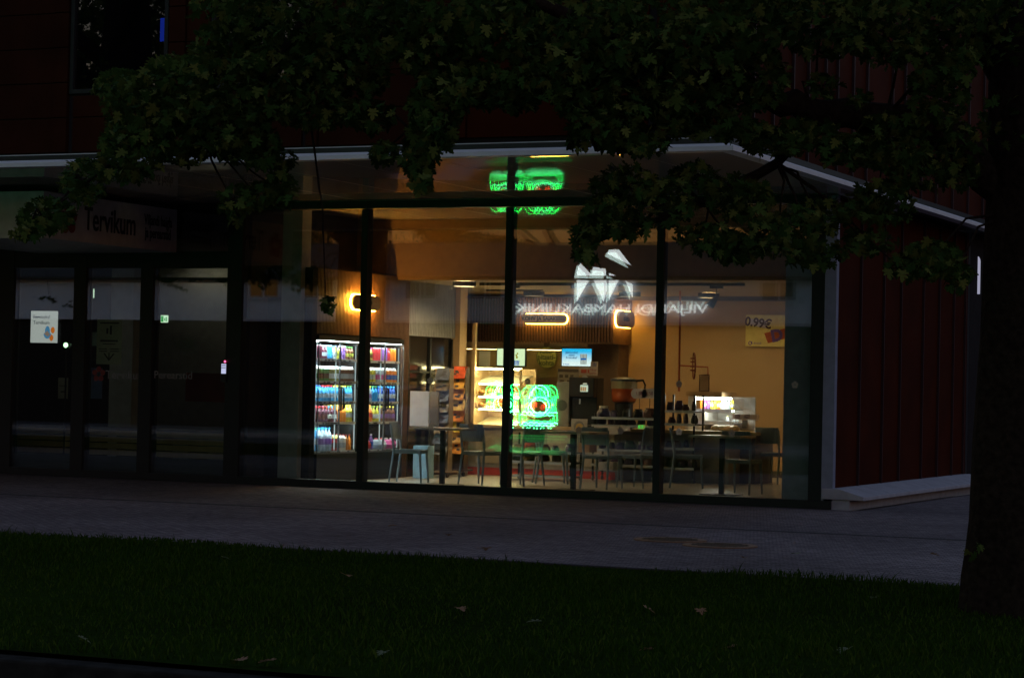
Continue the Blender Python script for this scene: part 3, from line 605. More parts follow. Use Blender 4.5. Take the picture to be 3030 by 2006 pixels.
# ================================================================== SHOP: FRIDGES
SLIT = em('fridge_led', (.85,.93,1), 110); SLIT3 = em('fridge_led_dim', (.85,.93,1), 62); SLIT2 = em('fridge_strip', (.85,.93,1), .7)
SHW = mat('shelf_white', (.7,.72,.75), .4)
shelf_z = [at(736, v, x=-7.52).z for v in (829, 881, 928, 977, 1044)]
FR = [('left', .84, 2.06), ('right', 2.2, 3.38)]
for fi, (nm, y0, y1) in enumerate(FR):
    t = thing('drinks_fridge', 'black double-door drinks fridge filled with bottles, '+['the one nearer the shop window','the half-empty one farther from the shop window'][fi], 'fridge', (-7.85, (y0+y1)/2, 0), 0, 'drinks fridges')
    b = MB(); b.box(-8.18,-7.56,y0,y0+.03,.4,2.02); b.box(-8.18,-7.56,y1-.03,y1,.4,2.02); b.box(-8.18,-8.15,y0+.03,y1-.03,.4,2.02); b.box(-8.18,-7.5,y0,y1,1.955,2.03); b.box(-8.18,-7.5,y0,y1,.02,.4)
    b.build('casing', K, t)
    b = MB(); b.box(-8.15,-8.14,y0+.03,y1-.03,.4,1.955); b.build('liner', mat('fridge_liner', (.3,.31,.33), .5), t)
    ym = (y0+y1)/2
    for dy0, dy1, hs in ((y0, ym-.005, -1), (ym+.005, y1, 1)):
        b = MB(); b.box(-7.512,-7.5,dy0,dy0+.012,.4,1.95); b.box(-7.512,-7.5,dy1-.012,dy1,.4,1.95); b.box(-7.512,-7.5,dy0+.012,dy1-.012,.4,.42); b.box(-7.512,-7.5,dy0+.012,dy1-.012,1.93,1.95)
        d = b.build('door', mat('door_edge', (.12,.125,.135), .4), t)
        b = MB(); b.box(-7.509,-7.503,dy0+.012,dy1-.012,.42,1.93); b.build('door_glass', G_CLEAR, d)
        hy = (dy1-.03) if hs < 0 else (dy0+.03)
        b = MB(); b.tube([(-7.5,hy,1.0),(-7.455,hy,1.02),(-7.455,hy,1.3),(-7.5,hy,1.32)], .013); b.build('handle', K, d)
    for z in shelf_z:
        b = MB(); b.box(-8.13,-7.56,y0+.032,y1-.032,z-.012,z-.002); s_ = b.build('shelf', SHW, t)
        b = MB(); b.box(-7.56,-7.552,y0+.032,y1-.032,z-.03,z+.004); b.build('price_strip', SHW, s_)
        b = MB()
        for _ in range(9):
            yy = random.uniform(y0+.06, y1-.12); b.box(-7.552,-7.55,yy,yy+.05,z-.026,z-.004)
        b.build('price_tags', mat('grey_tag', (.12,.13,.16), .6), s_)
    b = MB(); b.box(-7.57,-7.53,y0+.04,y1-.04,1.935,1.954); b.build('light_bar', SLIT if fi == 0 else SLIT3, t)
    for yy in (y0+.032, ym-.008, y1-.045):
        b = MB(); b.box(-7.575,-7.562,yy,yy+.012,.45,1.9); b.build('light_strip', SLIT2, t)
    for z in shelf_z[:4]:
        b = MB(); b.box(-7.58,-7.566,y0+.04,y1-.04,z-.022,z-.0125); b.build('shelf_light', SLIT if fi == 0 else SLIT3, t)
def drink_mesh(kind, c, cap, lab=None):
    key = (kind, c, cap, lab)
    if key in DM: return DM[key]
    b = MB()
    if kind == 'bottle': b.lathe([(.028,0),(.032,.01),(.032,.12),(.028,.15),(.013,.185),(.013,.2)], n=9); b.lathe([(.016,.2),(.016,.222)], n=9, mi=1); b.lathe([(.0325,.05),(.0325,.11)], n=9, mi=2)
    if kind == 'big': b.lathe([(.042,0),(.045,.01),(.045,.19),(.04,.22),(.015,.28),(.015,.295)], n=10); b.lathe([(.019,.295),(.019,.322)], n=9, mi=1); b.lathe([(.0455,.09),(.0455,.17)], n=10, mi=2)
    if kind == 'can': b.lathe([(.026,0),(.03,.01),(.03,.135),(.025,.15)], n=9); b.lathe([(.024,.15),(.024,.153)], n=9, mi=1)
    if kind == 'carton': b.box(-.036,.036,-.036,.036,0,.17); b.prism([(-.036,.17),(.036,.17),(.006,.21),(-.006,.21)], 'y', -.036, .036, mi=1); b.box(-.0365,.0365,-.0365,.0365,.04,.11, mi=2)
    if kind == 'bag': b.lathe([(.02,0),(.075,.02),(.085,.07),(.06,.12),(.03,.14)], n=9); b.lathe([(.034,.14),(.02,.16)], n=9, mi=1)
    me = bpy.data.meshes.new('drink_'+kind); me.from_pydata([tuple(q) for q in b.v], [], b.f)
    for q in (c, cap, lab or c): me.materials.append(mat('print_%d_%d_%d' % tuple(int(z*99) for z in q), q, .35, 0, .1, 30))
    me.polygons.foreach_set('material_index', b.mi); me.update(); DM[key] = me; return me
DM = {}
DKR, BLU, SKY, CLR, WHT, ORG, GRNC, YELC, REDC, OLV, PNK, PUR, BRN = (.1,.02,.04), (.03,.12,.5), (.06,.4,.8), (.5,.58,.66), (.8,.8,.78), (.8,.25,.03), (.1,.3,.08), (.75,.65,.08), (.6,.04,.05), (.3,.3,.05), (.7,.1,.35), (.25,.12,.4), (.16,.06,.03)
def nmc(c): return {DKR:'dark red',BLU:'blue',SKY:'sky blue',CLR:'clear',WHT:'white',ORG:'orange',GRNC:'green',YELC:'yellow',REDC:'red',OLV:'olive',PNK:'pink',PUR:'purple',BRN:'brown'}[c]
PLAN = {  # per fridge, per shelf: segments (kind, count, body, cap, label)
 0: [[('can',3,DKR,WHT,PUR),('bottle',2,DKR,WHT,CLR),('can',2,SKY,WHT,BLU),('bottle',1,WHT,BLU,CLR),('bottle',2,YELC,WHT,OLV),('can',2,PUR,WHT,BLU),('bottle',3,BRN,GRNC,OLV)],
     [('carton',1,WHT,WHT,GRNC),('carton',4,GRNC,WHT,BRN),('carton',4,OLV,WHT,WHT),('carton',5,BRN,WHT,CLR)],
     [('bottle',3,SKY,BLU,CLR),('bottle',4,SKY,REDC,CLR),('bottle',5,SKY,YELC,CLR),('bottle',2,SKY,GRNC,CLR)],
     [('bottle',5,DKR,REDC,BRN),('bottle',3,DKR,SKY,WHT),('big',3,ORG,YELC,ORG),('big',2,YELC,YELC,CLR)],
     [('big',2,SKY,GRNC,CLR),('big',4,CLR,SKY,PUR),('carton',2,REDC,YELC,BRN),('carton',2,WHT,WHT,CLR),('bottle',2,ORG,REDC,ORG)]],
 1: [[('bottle',4,OLV,PNK,BRN),('can',3,REDC,WHT,ORG),('can',2,PUR,WHT,CLR),('bottle',1,REDC,REDC,REDC),('can',2,ORG,WHT,REDC)],
     [('carton',4,YELC,WHT,CLR),('carton',3,CLR,WHT,PNK),('carton',3,ORG,WHT,BLU)],
     [('bottle',4,CLR,YELC,PUR),('bottle',2,SKY,GRNC,SKY),('bottle',6,BLU,SKY,CLR)],
     [('bottle',2,WHT,ORG,REDC),('big',2,ORG,ORG,REDC),('bottle',2,YELC,GRNC,WHT),('bottle',5,BRN,YELC,PUR)],
     [('bag',2,REDC,PNK,PNK),('bottle',1,PUR,WHT,BLU),('bag',2,CLR,REDC,REDC),('bag',2,PNK,WHT,REDC)]]}
ords = ['top','second','third','fourth','bottom']
for fi, (nm, y0, y1) in enumerate(FR):
    for si, z in enumerate(shelf_z):
        seq = [s_ for s_ in PLAN[fi][si] for _ in range(s_[1])]
        L_ = y1-y0-.075; n_ = len(seq)
        for row in (0, 1, 2):
            for i, (kind, _, c, cap, lab) in enumerate(seq):
                if row and kind == 'bag': continue
                o = bpy.data.objects.new('drink_'+kind, drink_mesh(kind, c, cap, lab)); COL.objects.link(o)
                o.location = (-7.62-row*.1-(.012 if kind == 'big' else 0), y0+.0375+(i+.5)*L_/n_+random.uniform(-.006,.006), z); o.rotation_euler = (0,0,random.uniform(0,6) if kind not in ('carton',) else random.uniform(-.1,.1))
                hgt = min(1.0, ((shelf_z[si-1] if si else 1.94)-z-.05)/{'bottle':.222,'big':.322,'can':.153,'carton':.21,'bag':.16}[kind]); o.scale = (1,1,hgt*(1.25 if kind == 'can' and hgt == 1 else 1))
                rw = ['front row','middle row','rear row'][row]
                kn = {'bottle':'bottle','big':'large bottle','can':'can','carton':'carton','bag':'bag'}[kind]
                tag(o, '%s %s with %s top, %s, %s shelf of %s fridge' % (nmc(c), kn, nmc(cap), rw, ords[si], ['nearer','farther'][fi]), kn.split()[-1], 'drinks in the fridges')

# ================================================================== PILL SIGNS
WARM = em('warm_halo', (1,.46,.06), 50)
PILL = mat('pill_brown', (.6,.36,.2), .6)
def pill(label, c, w, h, az, s, tsize, glow=None):
    t = thing('pill_sign', label, 'sign', c, 0, 'halo-lit pill signs'); rot = Matrix.Rotation(R(az), 3, 'Z'); r = min(h/2, .1)
    def ring(k): 
        q = []
        for sx_, sz_, a0 in ((1,1,0),(-1,1,90),(-1,-1,180),(1,-1,270)):
            q += [(sx_*(w/2-r)+(r*k)*cos(R(a0+i*15)), sz_*(h/2-r)+(r*k)*sin(R(a0+i*15))) for i in range(7)]
        return q
    b = MB(); b.prism(ring(1), 'y', -.035, 0); b.v = [rot @ q + Vector(c) for q in b.v]; b.build('face', PILL, t)
    b = MB(); b.tube([(x, .02, z) for x, z in ring(.97)], .014, 6, True); b.v = [rot @ q + Vector(c) for q in b.v]; b.build('halo', glow or WARM, t)
    text('lettering', s, tsize, mat('dark_letter', (.03,.018,.012), .6), Vector(c)+rot @ Vector((0,-.037,0)), facing(az), t, ext=.002, bold=.004)
pA, pB = at(1210, 737, y=7.72), at(1312, 737, y=7.72)
hA = at(1260, 725, y=7.72).z-at(1260, 747, y=7.72).z
pill('long halo-lit pill sign reading KOHV JA SAIAKESED on the slatted kitchen bulkhead', ((pA.x+pB.x)/2, 7.72, pA.z), pB.x-pA.x, hA, 0, 'KOHV JA SAIAKESED', .088)
c3 = at(1443, 738, x=-5.93); pill('short halo-lit pill sign on the return face of the kitchen bulkhead', (-5.92, min(c3.y, 8.2), at(1443, 739, y=8.2).z), .72, .26, 90, 'KASSA', .09)
c1 = at(843, 700, x=-7.47); pill('halo-lit pill sign on the slats above the fridges', (-7.46, c1.y, c1.z), .8, .21, 90, 'JOOGID', .08, em('warm_halo_bright', (1,.42,.05), 210))

# ================================================================== KITCHEN BACK: screens, emblem, posters
def screen(label, u0, v0, u1, v1, y, m):
    a, c = at(u0, v0, y=y), at(u1, v1, y=y); t = thing('menu_screen', label, 'screen', ((a.x+c.x)/2, y, c.z), 0, 'menu screens over the counter')
    b = MB(); b.box(a.x-.015, c.x+.015, y+.006, y+.05, c.z-.015, a.z+.015); b.build('casing', K, t)
    b = MB(); b.box(a.x, c.x, y, y+.006, c.z, a.z); b.build('display', m, t); return t, a, c
t, a, c = screen('menu screen with a pale yellow page and striped cup, left of the round emblem', 1150, 806, 1213, 846, 7.6, em('screen_pale', (.72,.8,.5), 1.5))
w, h = c.x-a.x, a.z-c.z
def qd(b, x0, x1, z0, z1, taper=0):
    b.prism([(a.x+w*(x0+taper), c.z+h*z0),(a.x+w*(x1-taper), c.z+h*z0),(a.x+w*x1, c.z+h*z1),(a.x+w*x0, c.z+h*z1)], 'y', 7.594, 7.599)
b = MB(); qd(b,.62,.82,.02,.32,.03); b.build('cup_picture', em('pic_white', (.8,.85,.85), .95), t)
b = MB()
for k in range(4): qd(b,.635+.05*k,.66+.05*k,.02,.31,.005)
b.v = [q+Vector((0,-.004,0)) for q in b.v]; b.build('cup_stripes', em('pic_blue', (.02,.18,.75), .8), t)
b = MB(); 
for cx, cz, r in ((.72,.5,.07),(.7,.62,.06),(.74,.72,.05)): b.lathe([(r*h,-.002),(r*h,.002)], (a.x+w*cx, 7.596, c.z+h*cz), 12, axis='y')
b.build('yellow_picture', em('pic_yellow', (.6,.5,.02), .8), t)
t, a, c = screen('menu screen with a blue page and striped ice cream cup, right of the round emblem', 1300, 806, 1367, 847, 7.6, em_gradient('screen_blue', (.8,.86,.88), (.02,.45,.85), 1.45))
w, h = c.x-a.x, a.z-c.z
b = MB(); qd(b,.62,.86,.1,.7,.04); b.build('cup_picture', em('pic_white', (.8,.85,.85), .95), t)
b = MB()
for k in range(5): qd(b,.64+.047*k,.658+.047*k,.11,.69,.006)
b.v = [q+Vector((0,-.004,0)) for q in b.v]; b.build('cup_stripes', em('pic_brown', (.16,.05,.03), .8), t)
b = MB(); qd(b,.65,.83,.36,.46); b.v = [q+Vector((0,-.007,0)) for q in b.v]; b.build('cup_band', em('pic_blue', (.02,.18,.75), .8), t)
text('lettering', 'Jäätisevõid\nnüüd\nR-kioskis!', .05, em('pic_dark_blue', (.0,.09,.35), .7), (a.x+w*.33, 7.595, c.z+h*.63), facing(0), t, line=.85)
text('logo_lettering', 'R-kiosk', .035, em('pic_blue', (.02,.18,.75), .8), (a.x+w*.15, 7.595, c.z+h*.1), facing(0), t)
emb = at(1264, 826, y=8.5); er = (at(1288, 826, y=8.5).x-emb.x)
t = thing('round_emblem', 'round green sandwich-shop emblem on the wall between the two menu screens', 'sign', (emb.x, 8.5, emb.z-er))
b = MB(); b.lathe([(er,-.02),(er,.0)], (emb.x, 8.52, emb.z), 30, axis='y'); b.build('disc', mat('emblem_green', (.42,.42,.08), .7), t)
b = MB(); b.tube([(emb.x+er*.96*cos(2*pi*i/30), 8.497, emb.z+er*.96*sin(2*pi*i/30)) for i in range(30)], .008, 5, True); b.build('rim', mat('emblem_rim', (.2,.2,.05), .7), t)
b = MB(); b.lathe([(.05,-.01),(.05,.01)], (emb.x, 8.49, emb.z+er*1.15), 16, axis='y'); b.build('knob', BRN and mat('emblem_brown', (.12,.07,.04), .7), t)
text('lettering', 'võile-\npitsati-\nkohta', .12, mat('dark_green_print', (.08,.1,.02), .7), (emb.x, 8.495, emb.z), facing(0), t, line=.8, bold=.003)
a, c = at(1100, 800, y=8.56), at(1412, 875, y=8.56)
b = MB(); b.box(a.x, c.x, 8.57, 8.6, c.z, a.z); bp = tag(b.build('wall_graphic', mat('olive_panel', (.42,.3,.1), .7)), 'olive and amber printed panel on the kitchen wall behind the menu screens', 'wall panel')
def board(name, label, cat, u0, v0, u1, v1, y, m, group=None, d=.012, lines=None, lm=None):
    p, q = at(u0, v0, y=y), at(u1, v1, y=y); t = thing(name, label, cat, ((p.x+q.x)/2, y, q.z), 0, group)
    b = MB(); b.box(p.x, q.x, y, y+d, q.z, p.z); b.build('panel', m, t)
    if lines:
        b = MB()
        for x0, x1, z0, z1 in lines: b.box(p.x+(q.x-p.x)*x0, p.x+(q.x-p.x)*x1, y-.003, y-.0005, q.z+(p.z-q.z)*z0, q.z+(p.z-q.z)*z1)
        b.build('print', lm, t)
    return t, p, q
board('price_poster', 'pale price poster with two rows of food pictures under the right menu screen', 'poster', 1290, 852, 1338, 888, 7.5, mat('poster_grey', (.3,.28,.24), .7), None, lines=[(.02,.98,.78,.98),(.08,.25,.4,.6),(.35,.5,.4,.6),(.6,.75,.4,.6),(.1,.3,.08,.25),(.45,.7,.08,.25)], lm=mat('poster_dark', (.09,.07,.06), .7))
t, p, q = board('menu_card', 'small white menu card with a red food picture right of the price poster', 'poster', 1339, 849, 1381, 869, 7.4, mat('poster_white', (.42,.38,.36), .7), lines=[(.12,.42,.3,.75),(.48,.56,.3,.75)], lm=mat('print_red', (.35,.05,.03), .7))
text('lettering', 'Okse\nburks', .055, mat('print_red_text', (.25,.03,.03), .7), (p.x+(q.x-p.x)*.78, 7.39, (p.z+q.z)/2), facing(0), t, line=.9)
board('cup_card', 'small framed card of blue cups above the white menu card', 'poster', 1366, 836, 1382, 850, 7.42, mat('poster_white', (.42,.38,.36), .7), lines=[(.3,.4,.2,.8),(.5,.6,.2,.8),(.7,.8,.2,.8)], lm=mat('print_blue', (.06,.08,.3), .7))
board('kitchen_doorway_light', 'tall lit slit of the back room door right of the kitchen wall', 'door gap', 1437, 800, 1441, 875, 8.55, em('warm_gap', (1,.75,.35), .55))
board('leaning_board', 'plain cream board leaning against the kitchen wall over the pastry case', 'board', 1108, 812, 1132, 862, 6.5, CREAM)

# ================================================================== COUNTER, PASTRY CASE, MACHINES
ct = thing('service_counter', 'long grey service counter with wood top and red kick band at the back', 'counter', (-5.3, 5.8, 0))
b = MB(); b.box(-7.45,-3.2,5.5,6.15,.13,.74); b.build('front', mat('counter_grey', (.22,.2,.18), .6), ct)
b = MB(); b.box(-7.45,-3.2,5.46,6.2,.74,.785); b.build('top', WOODT, ct)
b = MB(); b.box(-7.45,-5.0,5.53,6.1,.012,.13); b.build('kick_band', RED, ct)
b = MB(); b.box(-5.0,-3.2,5.53,6.1,.012,.13); b.build('plinth', mat('plinth_grey', (.2,.19,.18), .6), ct)
b = MB()
for x in (-7.3,-6.7,-6.1,-5.5,-4.9): b.box(x, x+.5, 5.485, 5.5, .2, .7)
b.build('front_panel', mat('counter_panel', (.34,.3,.25), .6), ct)
LEDW = em('pastry_led', (1,.72,.34), 80)
pc_ = thing('pastry_case', 'glass pastry case with lit trays of buns at the left end of the counter', 'display case', (-6.7, 5.7, .79))
PX0, PX1 = at(1090, 900, y=5.5).x, at(1204, 900, y=5.5).x
zt = at(1150, 852, y=5.5).z
b = MB(); b.box(PX0, PX0+.05, 5.5, 5.56, .785, zt+.7); b.box(PX1-.03, PX1, 5.5, 5.53, .785, zt); b.box(PX0, PX1, 6.06, 6.1, .785, zt); b.box(PX0, PX0+.03, 5.56, 6.06, .785, zt); b.build('frame', mat('case_tan', (.62,.45,.26), .6), pc_)
tz = [at(1150, v, y=5.56).z for v in (885, 915, 944, 983)]
for z in tz:
    b = MB(); b.add([(PX0+.06,5.56,z),(PX1-.04,5.56,z),(PX1-.04,6.05,z+.12),(PX0+.06,6.05,z+.12),(PX0+.06,5.56,z-.015),(PX1-.04,5.56,z-.015),(PX1-.04,6.05,z+.105),(PX0+.06,6.05,z+.105)], [(0,1,2,3),(7,6,5,4),(4,5,1,0),(5,6,2,1),(6,7,3,2),(7,4,0,3)]); b.build('tray', mat('tray_cream', (.75,.68,.5), .5), pc_)
b = MB(); b.box(PX0+.06, PX1-.02, 5.54, 5.575, zt-.02, zt+.005); b.build('light_bar', LEDW, pc_)
for z in tz[:3]:
    b = MB(); b.box(PX0+.08, PX1-.06, 5.6, 5.62, z-.03, z-.016); b.build('tray_light', LEDW, pc_)
b = MB(); b.box(PX0+.05, PX1-.03, 5.505, 5.511, .8, zt-.03); b.build('front_glass', G_CLEAR, pc_)
for k, (x, zi) in enumerate([(PX0+.12+.1*i, 1) for i in range(6)]+[(PX0+.11+.1*i, 2) for i in range(6)]):
    bn = MB(); bn.lathe([(.02,0),(.05,.012),(.055,.03),(.04,.055),(.012,.066)], n=10); o = bn.build('bun', mat('bun_crust', (.5,.24,.06), .6, 0, .3, 25), smooth=True)
    yy = 5.63+(k % 3)*.1; o.location = (x, yy, tz[zi]+(yy-5.56)*.245); o.scale = (1, 1.2, 1)
    tag(o, 'golden bun on the %s tray of the pastry case' % ('second' if zi == 1 else 'third'), 'bun', 'buns in the pastry case')
def bxw(u0, v0, u1, v1, y, d): p, q = at(u0, v0, y=y), at(u1, v1, y=y); return p.x, q.x, y, y+d, q.z, p.z
cm = thing('coffee_machine', 'black coffee machine with lit product screen on the counter', 'coffee machine', (-5.5, 5.7, .79))
x0, x1, y0, y1, z0, z1 = bxw(1316, 872, 1372, 968, 5.66, .4)
b = MB(); b.box(x0, x1, y0+.12, y1, .785, z1); b.box(x0, x1, y0, y0+.12, z1-.3, z1); b.box(x0, x1, y0, y0+.12, .785, .82); b.build('body', K, cm, bevel=.01)
q = bxw(1342, 890, 1359, 906, 5.65, .01); b = MB(); b.box(*q); sc = b.build('screen', em('machine_screen', (.7,.75,.6), 1.1), cm)
b = MB()
for i in range(3): b.box(q[0]+.008+i*.032, q[0]+.03+i*.032, 5.645, 5.65, q[4]+.01, q[5]-.03)
b.build('cup_icons', em('icon_orange', (.6,.22,.05), .9), sc)
b = MB(); b.box(*bxw(1348, 886, 1357, 888, 5.645, .005)); b.build('indicator_light', em('lamp_white', (.9,.8,.6), 1.3), cm)
b = MB(); q = bxw(1339, 922, 1342, 934, 5.655, .01); b.box(*q); b.build('spout', STEEL, cm)
gm = thing('milk_fridge', 'grey milk cooler beside the black coffee machine', 'cooler', (-5.75, 5.7, .79))
x0, x1, y0, y1, z0, z1 = bxw(1288, 882, 1315, 968, 5.7, .38); b = MB(); b.box(x0, x1, y0, y1, .785, z1); b.build('body', mat('cooler_grey', (.2,.21,.19), .5), gm, bevel=.01)
b = MB(); b.lathe([(.085,-.004),(.085,.004)], ((x0+x1)/2-.01, 5.697, z0+.2), 20, axis='y'); b.build('round_badge', mat('badge_dark', (.05,.07,.065), .5), gm)
pt = at(1351, 875, y=5.7); tl = thing('table_sign', 'small grey round sign on a stick above the coffee machine', 'sign', (pt.x, 5.72, pt.z-.1))
b = MB(); b.lathe([(.05,-.006),(.05,.006)], (pt.x, 5.72, pt.z), 18, axis='y'); b.build('disc', mat('disc_grey', (.45,.47,.5), .5), tl); b = MB(); b.tube([(pt.x,5.73,pt.z-.05),(pt.x,5.73,z1-.02)], .006, 6); b.build('stick', STEEL, tl)
dr = thing('drink_dispenser', 'amber glass drink dispenser with dark lid and side tap on the counter', 'dispenser', (-5.0, 5.8, .79))
x0, x1, y0, y1, z0, z1 = bxw(1404, 876, 1460, 930, 5.7, .35); xc = (x0+x1)/2; rr = (x1-x0)/2
b = MB(); b.lathe([(rr*.7,.785),(rr*.7,z0-.02),(rr*.9,z0)], (xc, 5.9, 0), 20); b.build('base', K, dr)
b = MB(); b.lathe([(rr*.88,z0),(rr*.95,z0+.05),(rr,z0+.2)], (xc, 5.9, 0), 22); b.build('juice', mat('amber_drink', (.35,.07,.015), .15), dr, smooth=True)
b = MB(); b.lathe([(rr,z0+.2),(rr,z1-.03)], (xc, 5.9, 0), 22); b.build('tank_rim', mat('tank_pale', (.36,.3,.18), .2), dr)
b = MB(); b.lathe([(rr*1.06,z1-.03),(rr*1.04,z1),(rr*.5,z1+.03)], (xc, 5.9, 0), 22); b.build('lid', mat('lid_blue', (.03,.045,.08), .4), dr)
b = MB(); b.tube([(xc+rr,5.88,z1-.02),(xc+rr+.12,5.86,z1-.01),(xc+rr+.16,5.85,z1-.08),(xc+rr+.15,5.85,z1-.16)], .02, 8, r1=.012); b.build('tap', K, dr)
cpn = 0
for u in (1391, 1399):
    p = at(u, 968, y=5.62); t = thing('cup_stack', ['stack of white paper cups before the drink dispenser, nearer the coffee machine','stack of white paper cups before the drink dispenser, nearer the tank'][cpn], 'cups', (p.x, 5.62, .79), 0, 'cup stacks on the counter'); cpn += 1
    h_ = at(u, 938, y=5.62).z; b = MB(); b.lathe([(.033,.785),(.04,.86)]+[(.04 if i % 2 else .044, .86+i*(h_-.86)/10) for i in range(11)], (p.x, 5.62, 0), 12); b.build('cups', mat('cup_white', (.5,.46,.4), .6), t)
for k, u in enumerate((1478, 1502)):
    p = at(u, 910, y=5.4); t = thing('price_bubble', ['rounded white price sign on the shelf rail, left of the mullion','rounded white price sign on the shelf rail, partly behind the mullion'][k], 'sign', (p.x, 5.4, p.z-.08), 0, 'rounded price signs')
    w_, h_ = .13, .075; pts = [(p.x+(w_-h_)*(1 if cos(R(i*18)) > 0 else -1)+h_*cos(R(i*18)), p.z+h_*sin(R(i*18))) for i in range(20)]
    b = MB(); b.prism(pts, 'y', 5.4, 5.41); b.build('board', mat('bubble_white', (.5,.48,.55), .6), t)
    text('lettering', '1.50', .07, mat('print_plum', (.2,.06,.12), .6), (p.x, 5.396, p.z), facing(0), t)
    b = MB(); b.tube([(p.x, 5.42, p.z-.07), (p.x, 5.42, .86)], .006, 6); b.build('stem', K, t)

# ================================================================== RACKS AND TROLLEYS
def newsrack(label, u0, u1, vt, vb, y, bright, group):
    a, c = at(u0, vt, y=y), at(u1, vb, y=y); t = thing('magazine_rack', label, 'rack', ((a.x+c.x)/2, y+.1, 0), 0, group)
    zt_ = a.z; n_ = 8; w_ = c.x-a.x
    b = MB(); b.box(a.x-.01, a.x, y+.06, y+.2, .1, zt_); b.box(c.x, c.x+.01, y+.06, y+.2, .1, zt_); b.box(a.x, c.x, y+.17, y+.19, .1, zt_); b.box(a.x-.05, c.x+.05, y-.02, y+.3, .09, .115); b.build('frame', mat('rack_wood', (.3,.2,.12), .6) if not bright else mat('rack_dark', (.08,.04,.02), .6), t)
    for xx in (a.x-.02, c.x+.02):
        b = MB(); b.lathe([(.03,-.015),(.035,0),(.03,.015)], (xx, y+.02, .05), 12, axis='x'); b.build('caster', K, t)
    for i in range(n_):
        z0 = .35+(zt_-.36)*i/n_; hh_ = (zt_-.36)/n_*1.12; jit = random.uniform(-.012,.012)
        b = MB(); b.add([(a.x+jit,y-.0,z0),(c.x+jit,y,z0),(c.x+jit+.006,y+.09,z0+hh_),(a.x+jit+.006,y+.09,z0+hh_),(a.x+jit,y+.01,z0),(c.x+jit,y+.01,z0),(c.x+jit+.006,y+.1,z0+hh_),(a.x+jit+.006,y+.1,z0+hh_)], [(0,1,2,3),(7,6,5,4),(4,5,1,0),(5,6,2,1),(6,7,3,2),(7,4,0,3)])
        cols = [(1,.3,.05),(1,.42,.12),(1,.55,.06),(1,.24,.04),(1,.5,.18),(1,.34,.08),(1,.4,.08),(.9,.1,.03)] if bright else [(.16,.15,.14),(.1,.12,.16),(.2,.14,.06),(.08,.09,.13)]*2
        o = b.build('magazine', mat(('warm' if bright else 'dim')+'_cover_%d' % i, cols[i], .5, 0, .5, 18)); 
        b2 = MB(); 
        for j in range(3):
            xx = a.x+w_*random.uniform(.1,.6); zz = z0+hh_*random.uniform(.15,.7); b2.add([(xx,y-.004+.09*(zz-z0)/hh_,zz),(xx+w_*.25,y-.004+.09*(zz-z0)/hh_,zz),(xx+w_*.25,y-.004+.09*(zz-z0)/hh_+.01,zz+.03),(xx,y-.004+.09*(zz-z0)/hh_+.01,zz+.03)], [(0,1,2,3)])
        pr = b2.build('cover_print', mat('cover_ink', (.18,.05,.02) if bright else (.04,.04,.05), .6)); pr.parent = o
        tag(o, ('orange-red' if bright else 'dark')+' magazine, number %s from the top of the %s rack' % (['eight','seven','six','five','four','three','two','one'][i], 'bright' if bright else 'dim'), 'magazine', 'magazines in the racks')
newsrack('dim tall magazine rack with wooden side rails beyond the fridges', 1004, 1031, 852, 1040, 3.9, False, 'magazine racks')
newsrack('bright orange tall magazine rack standing before the pastry case', 1043, 1068, 848, 1040, 4.6, True, 'magazine racks')
board('white_display_panel', 'plain white standing panel between the fridges and the dim magazine rack', 'panel', 949, 904, 990, 986, 3.0, mat('panel_white', (.62,.6,.62), .6), d=.03)
board('cream_side_panel', 'grey side panel right behind the white standing panel', 'panel', 991, 906, 1012, 988, 3.2, mat('panel_grey', (.3,.27,.26), .6), d=.03)
board('blue_stand', 'pale blue free-standing bin front by the end of the fridges', 'bin', 956, 1030, 987, 1106, 3.3, mat('stand_blue', (.25,.45,.62), .6), d=.22)
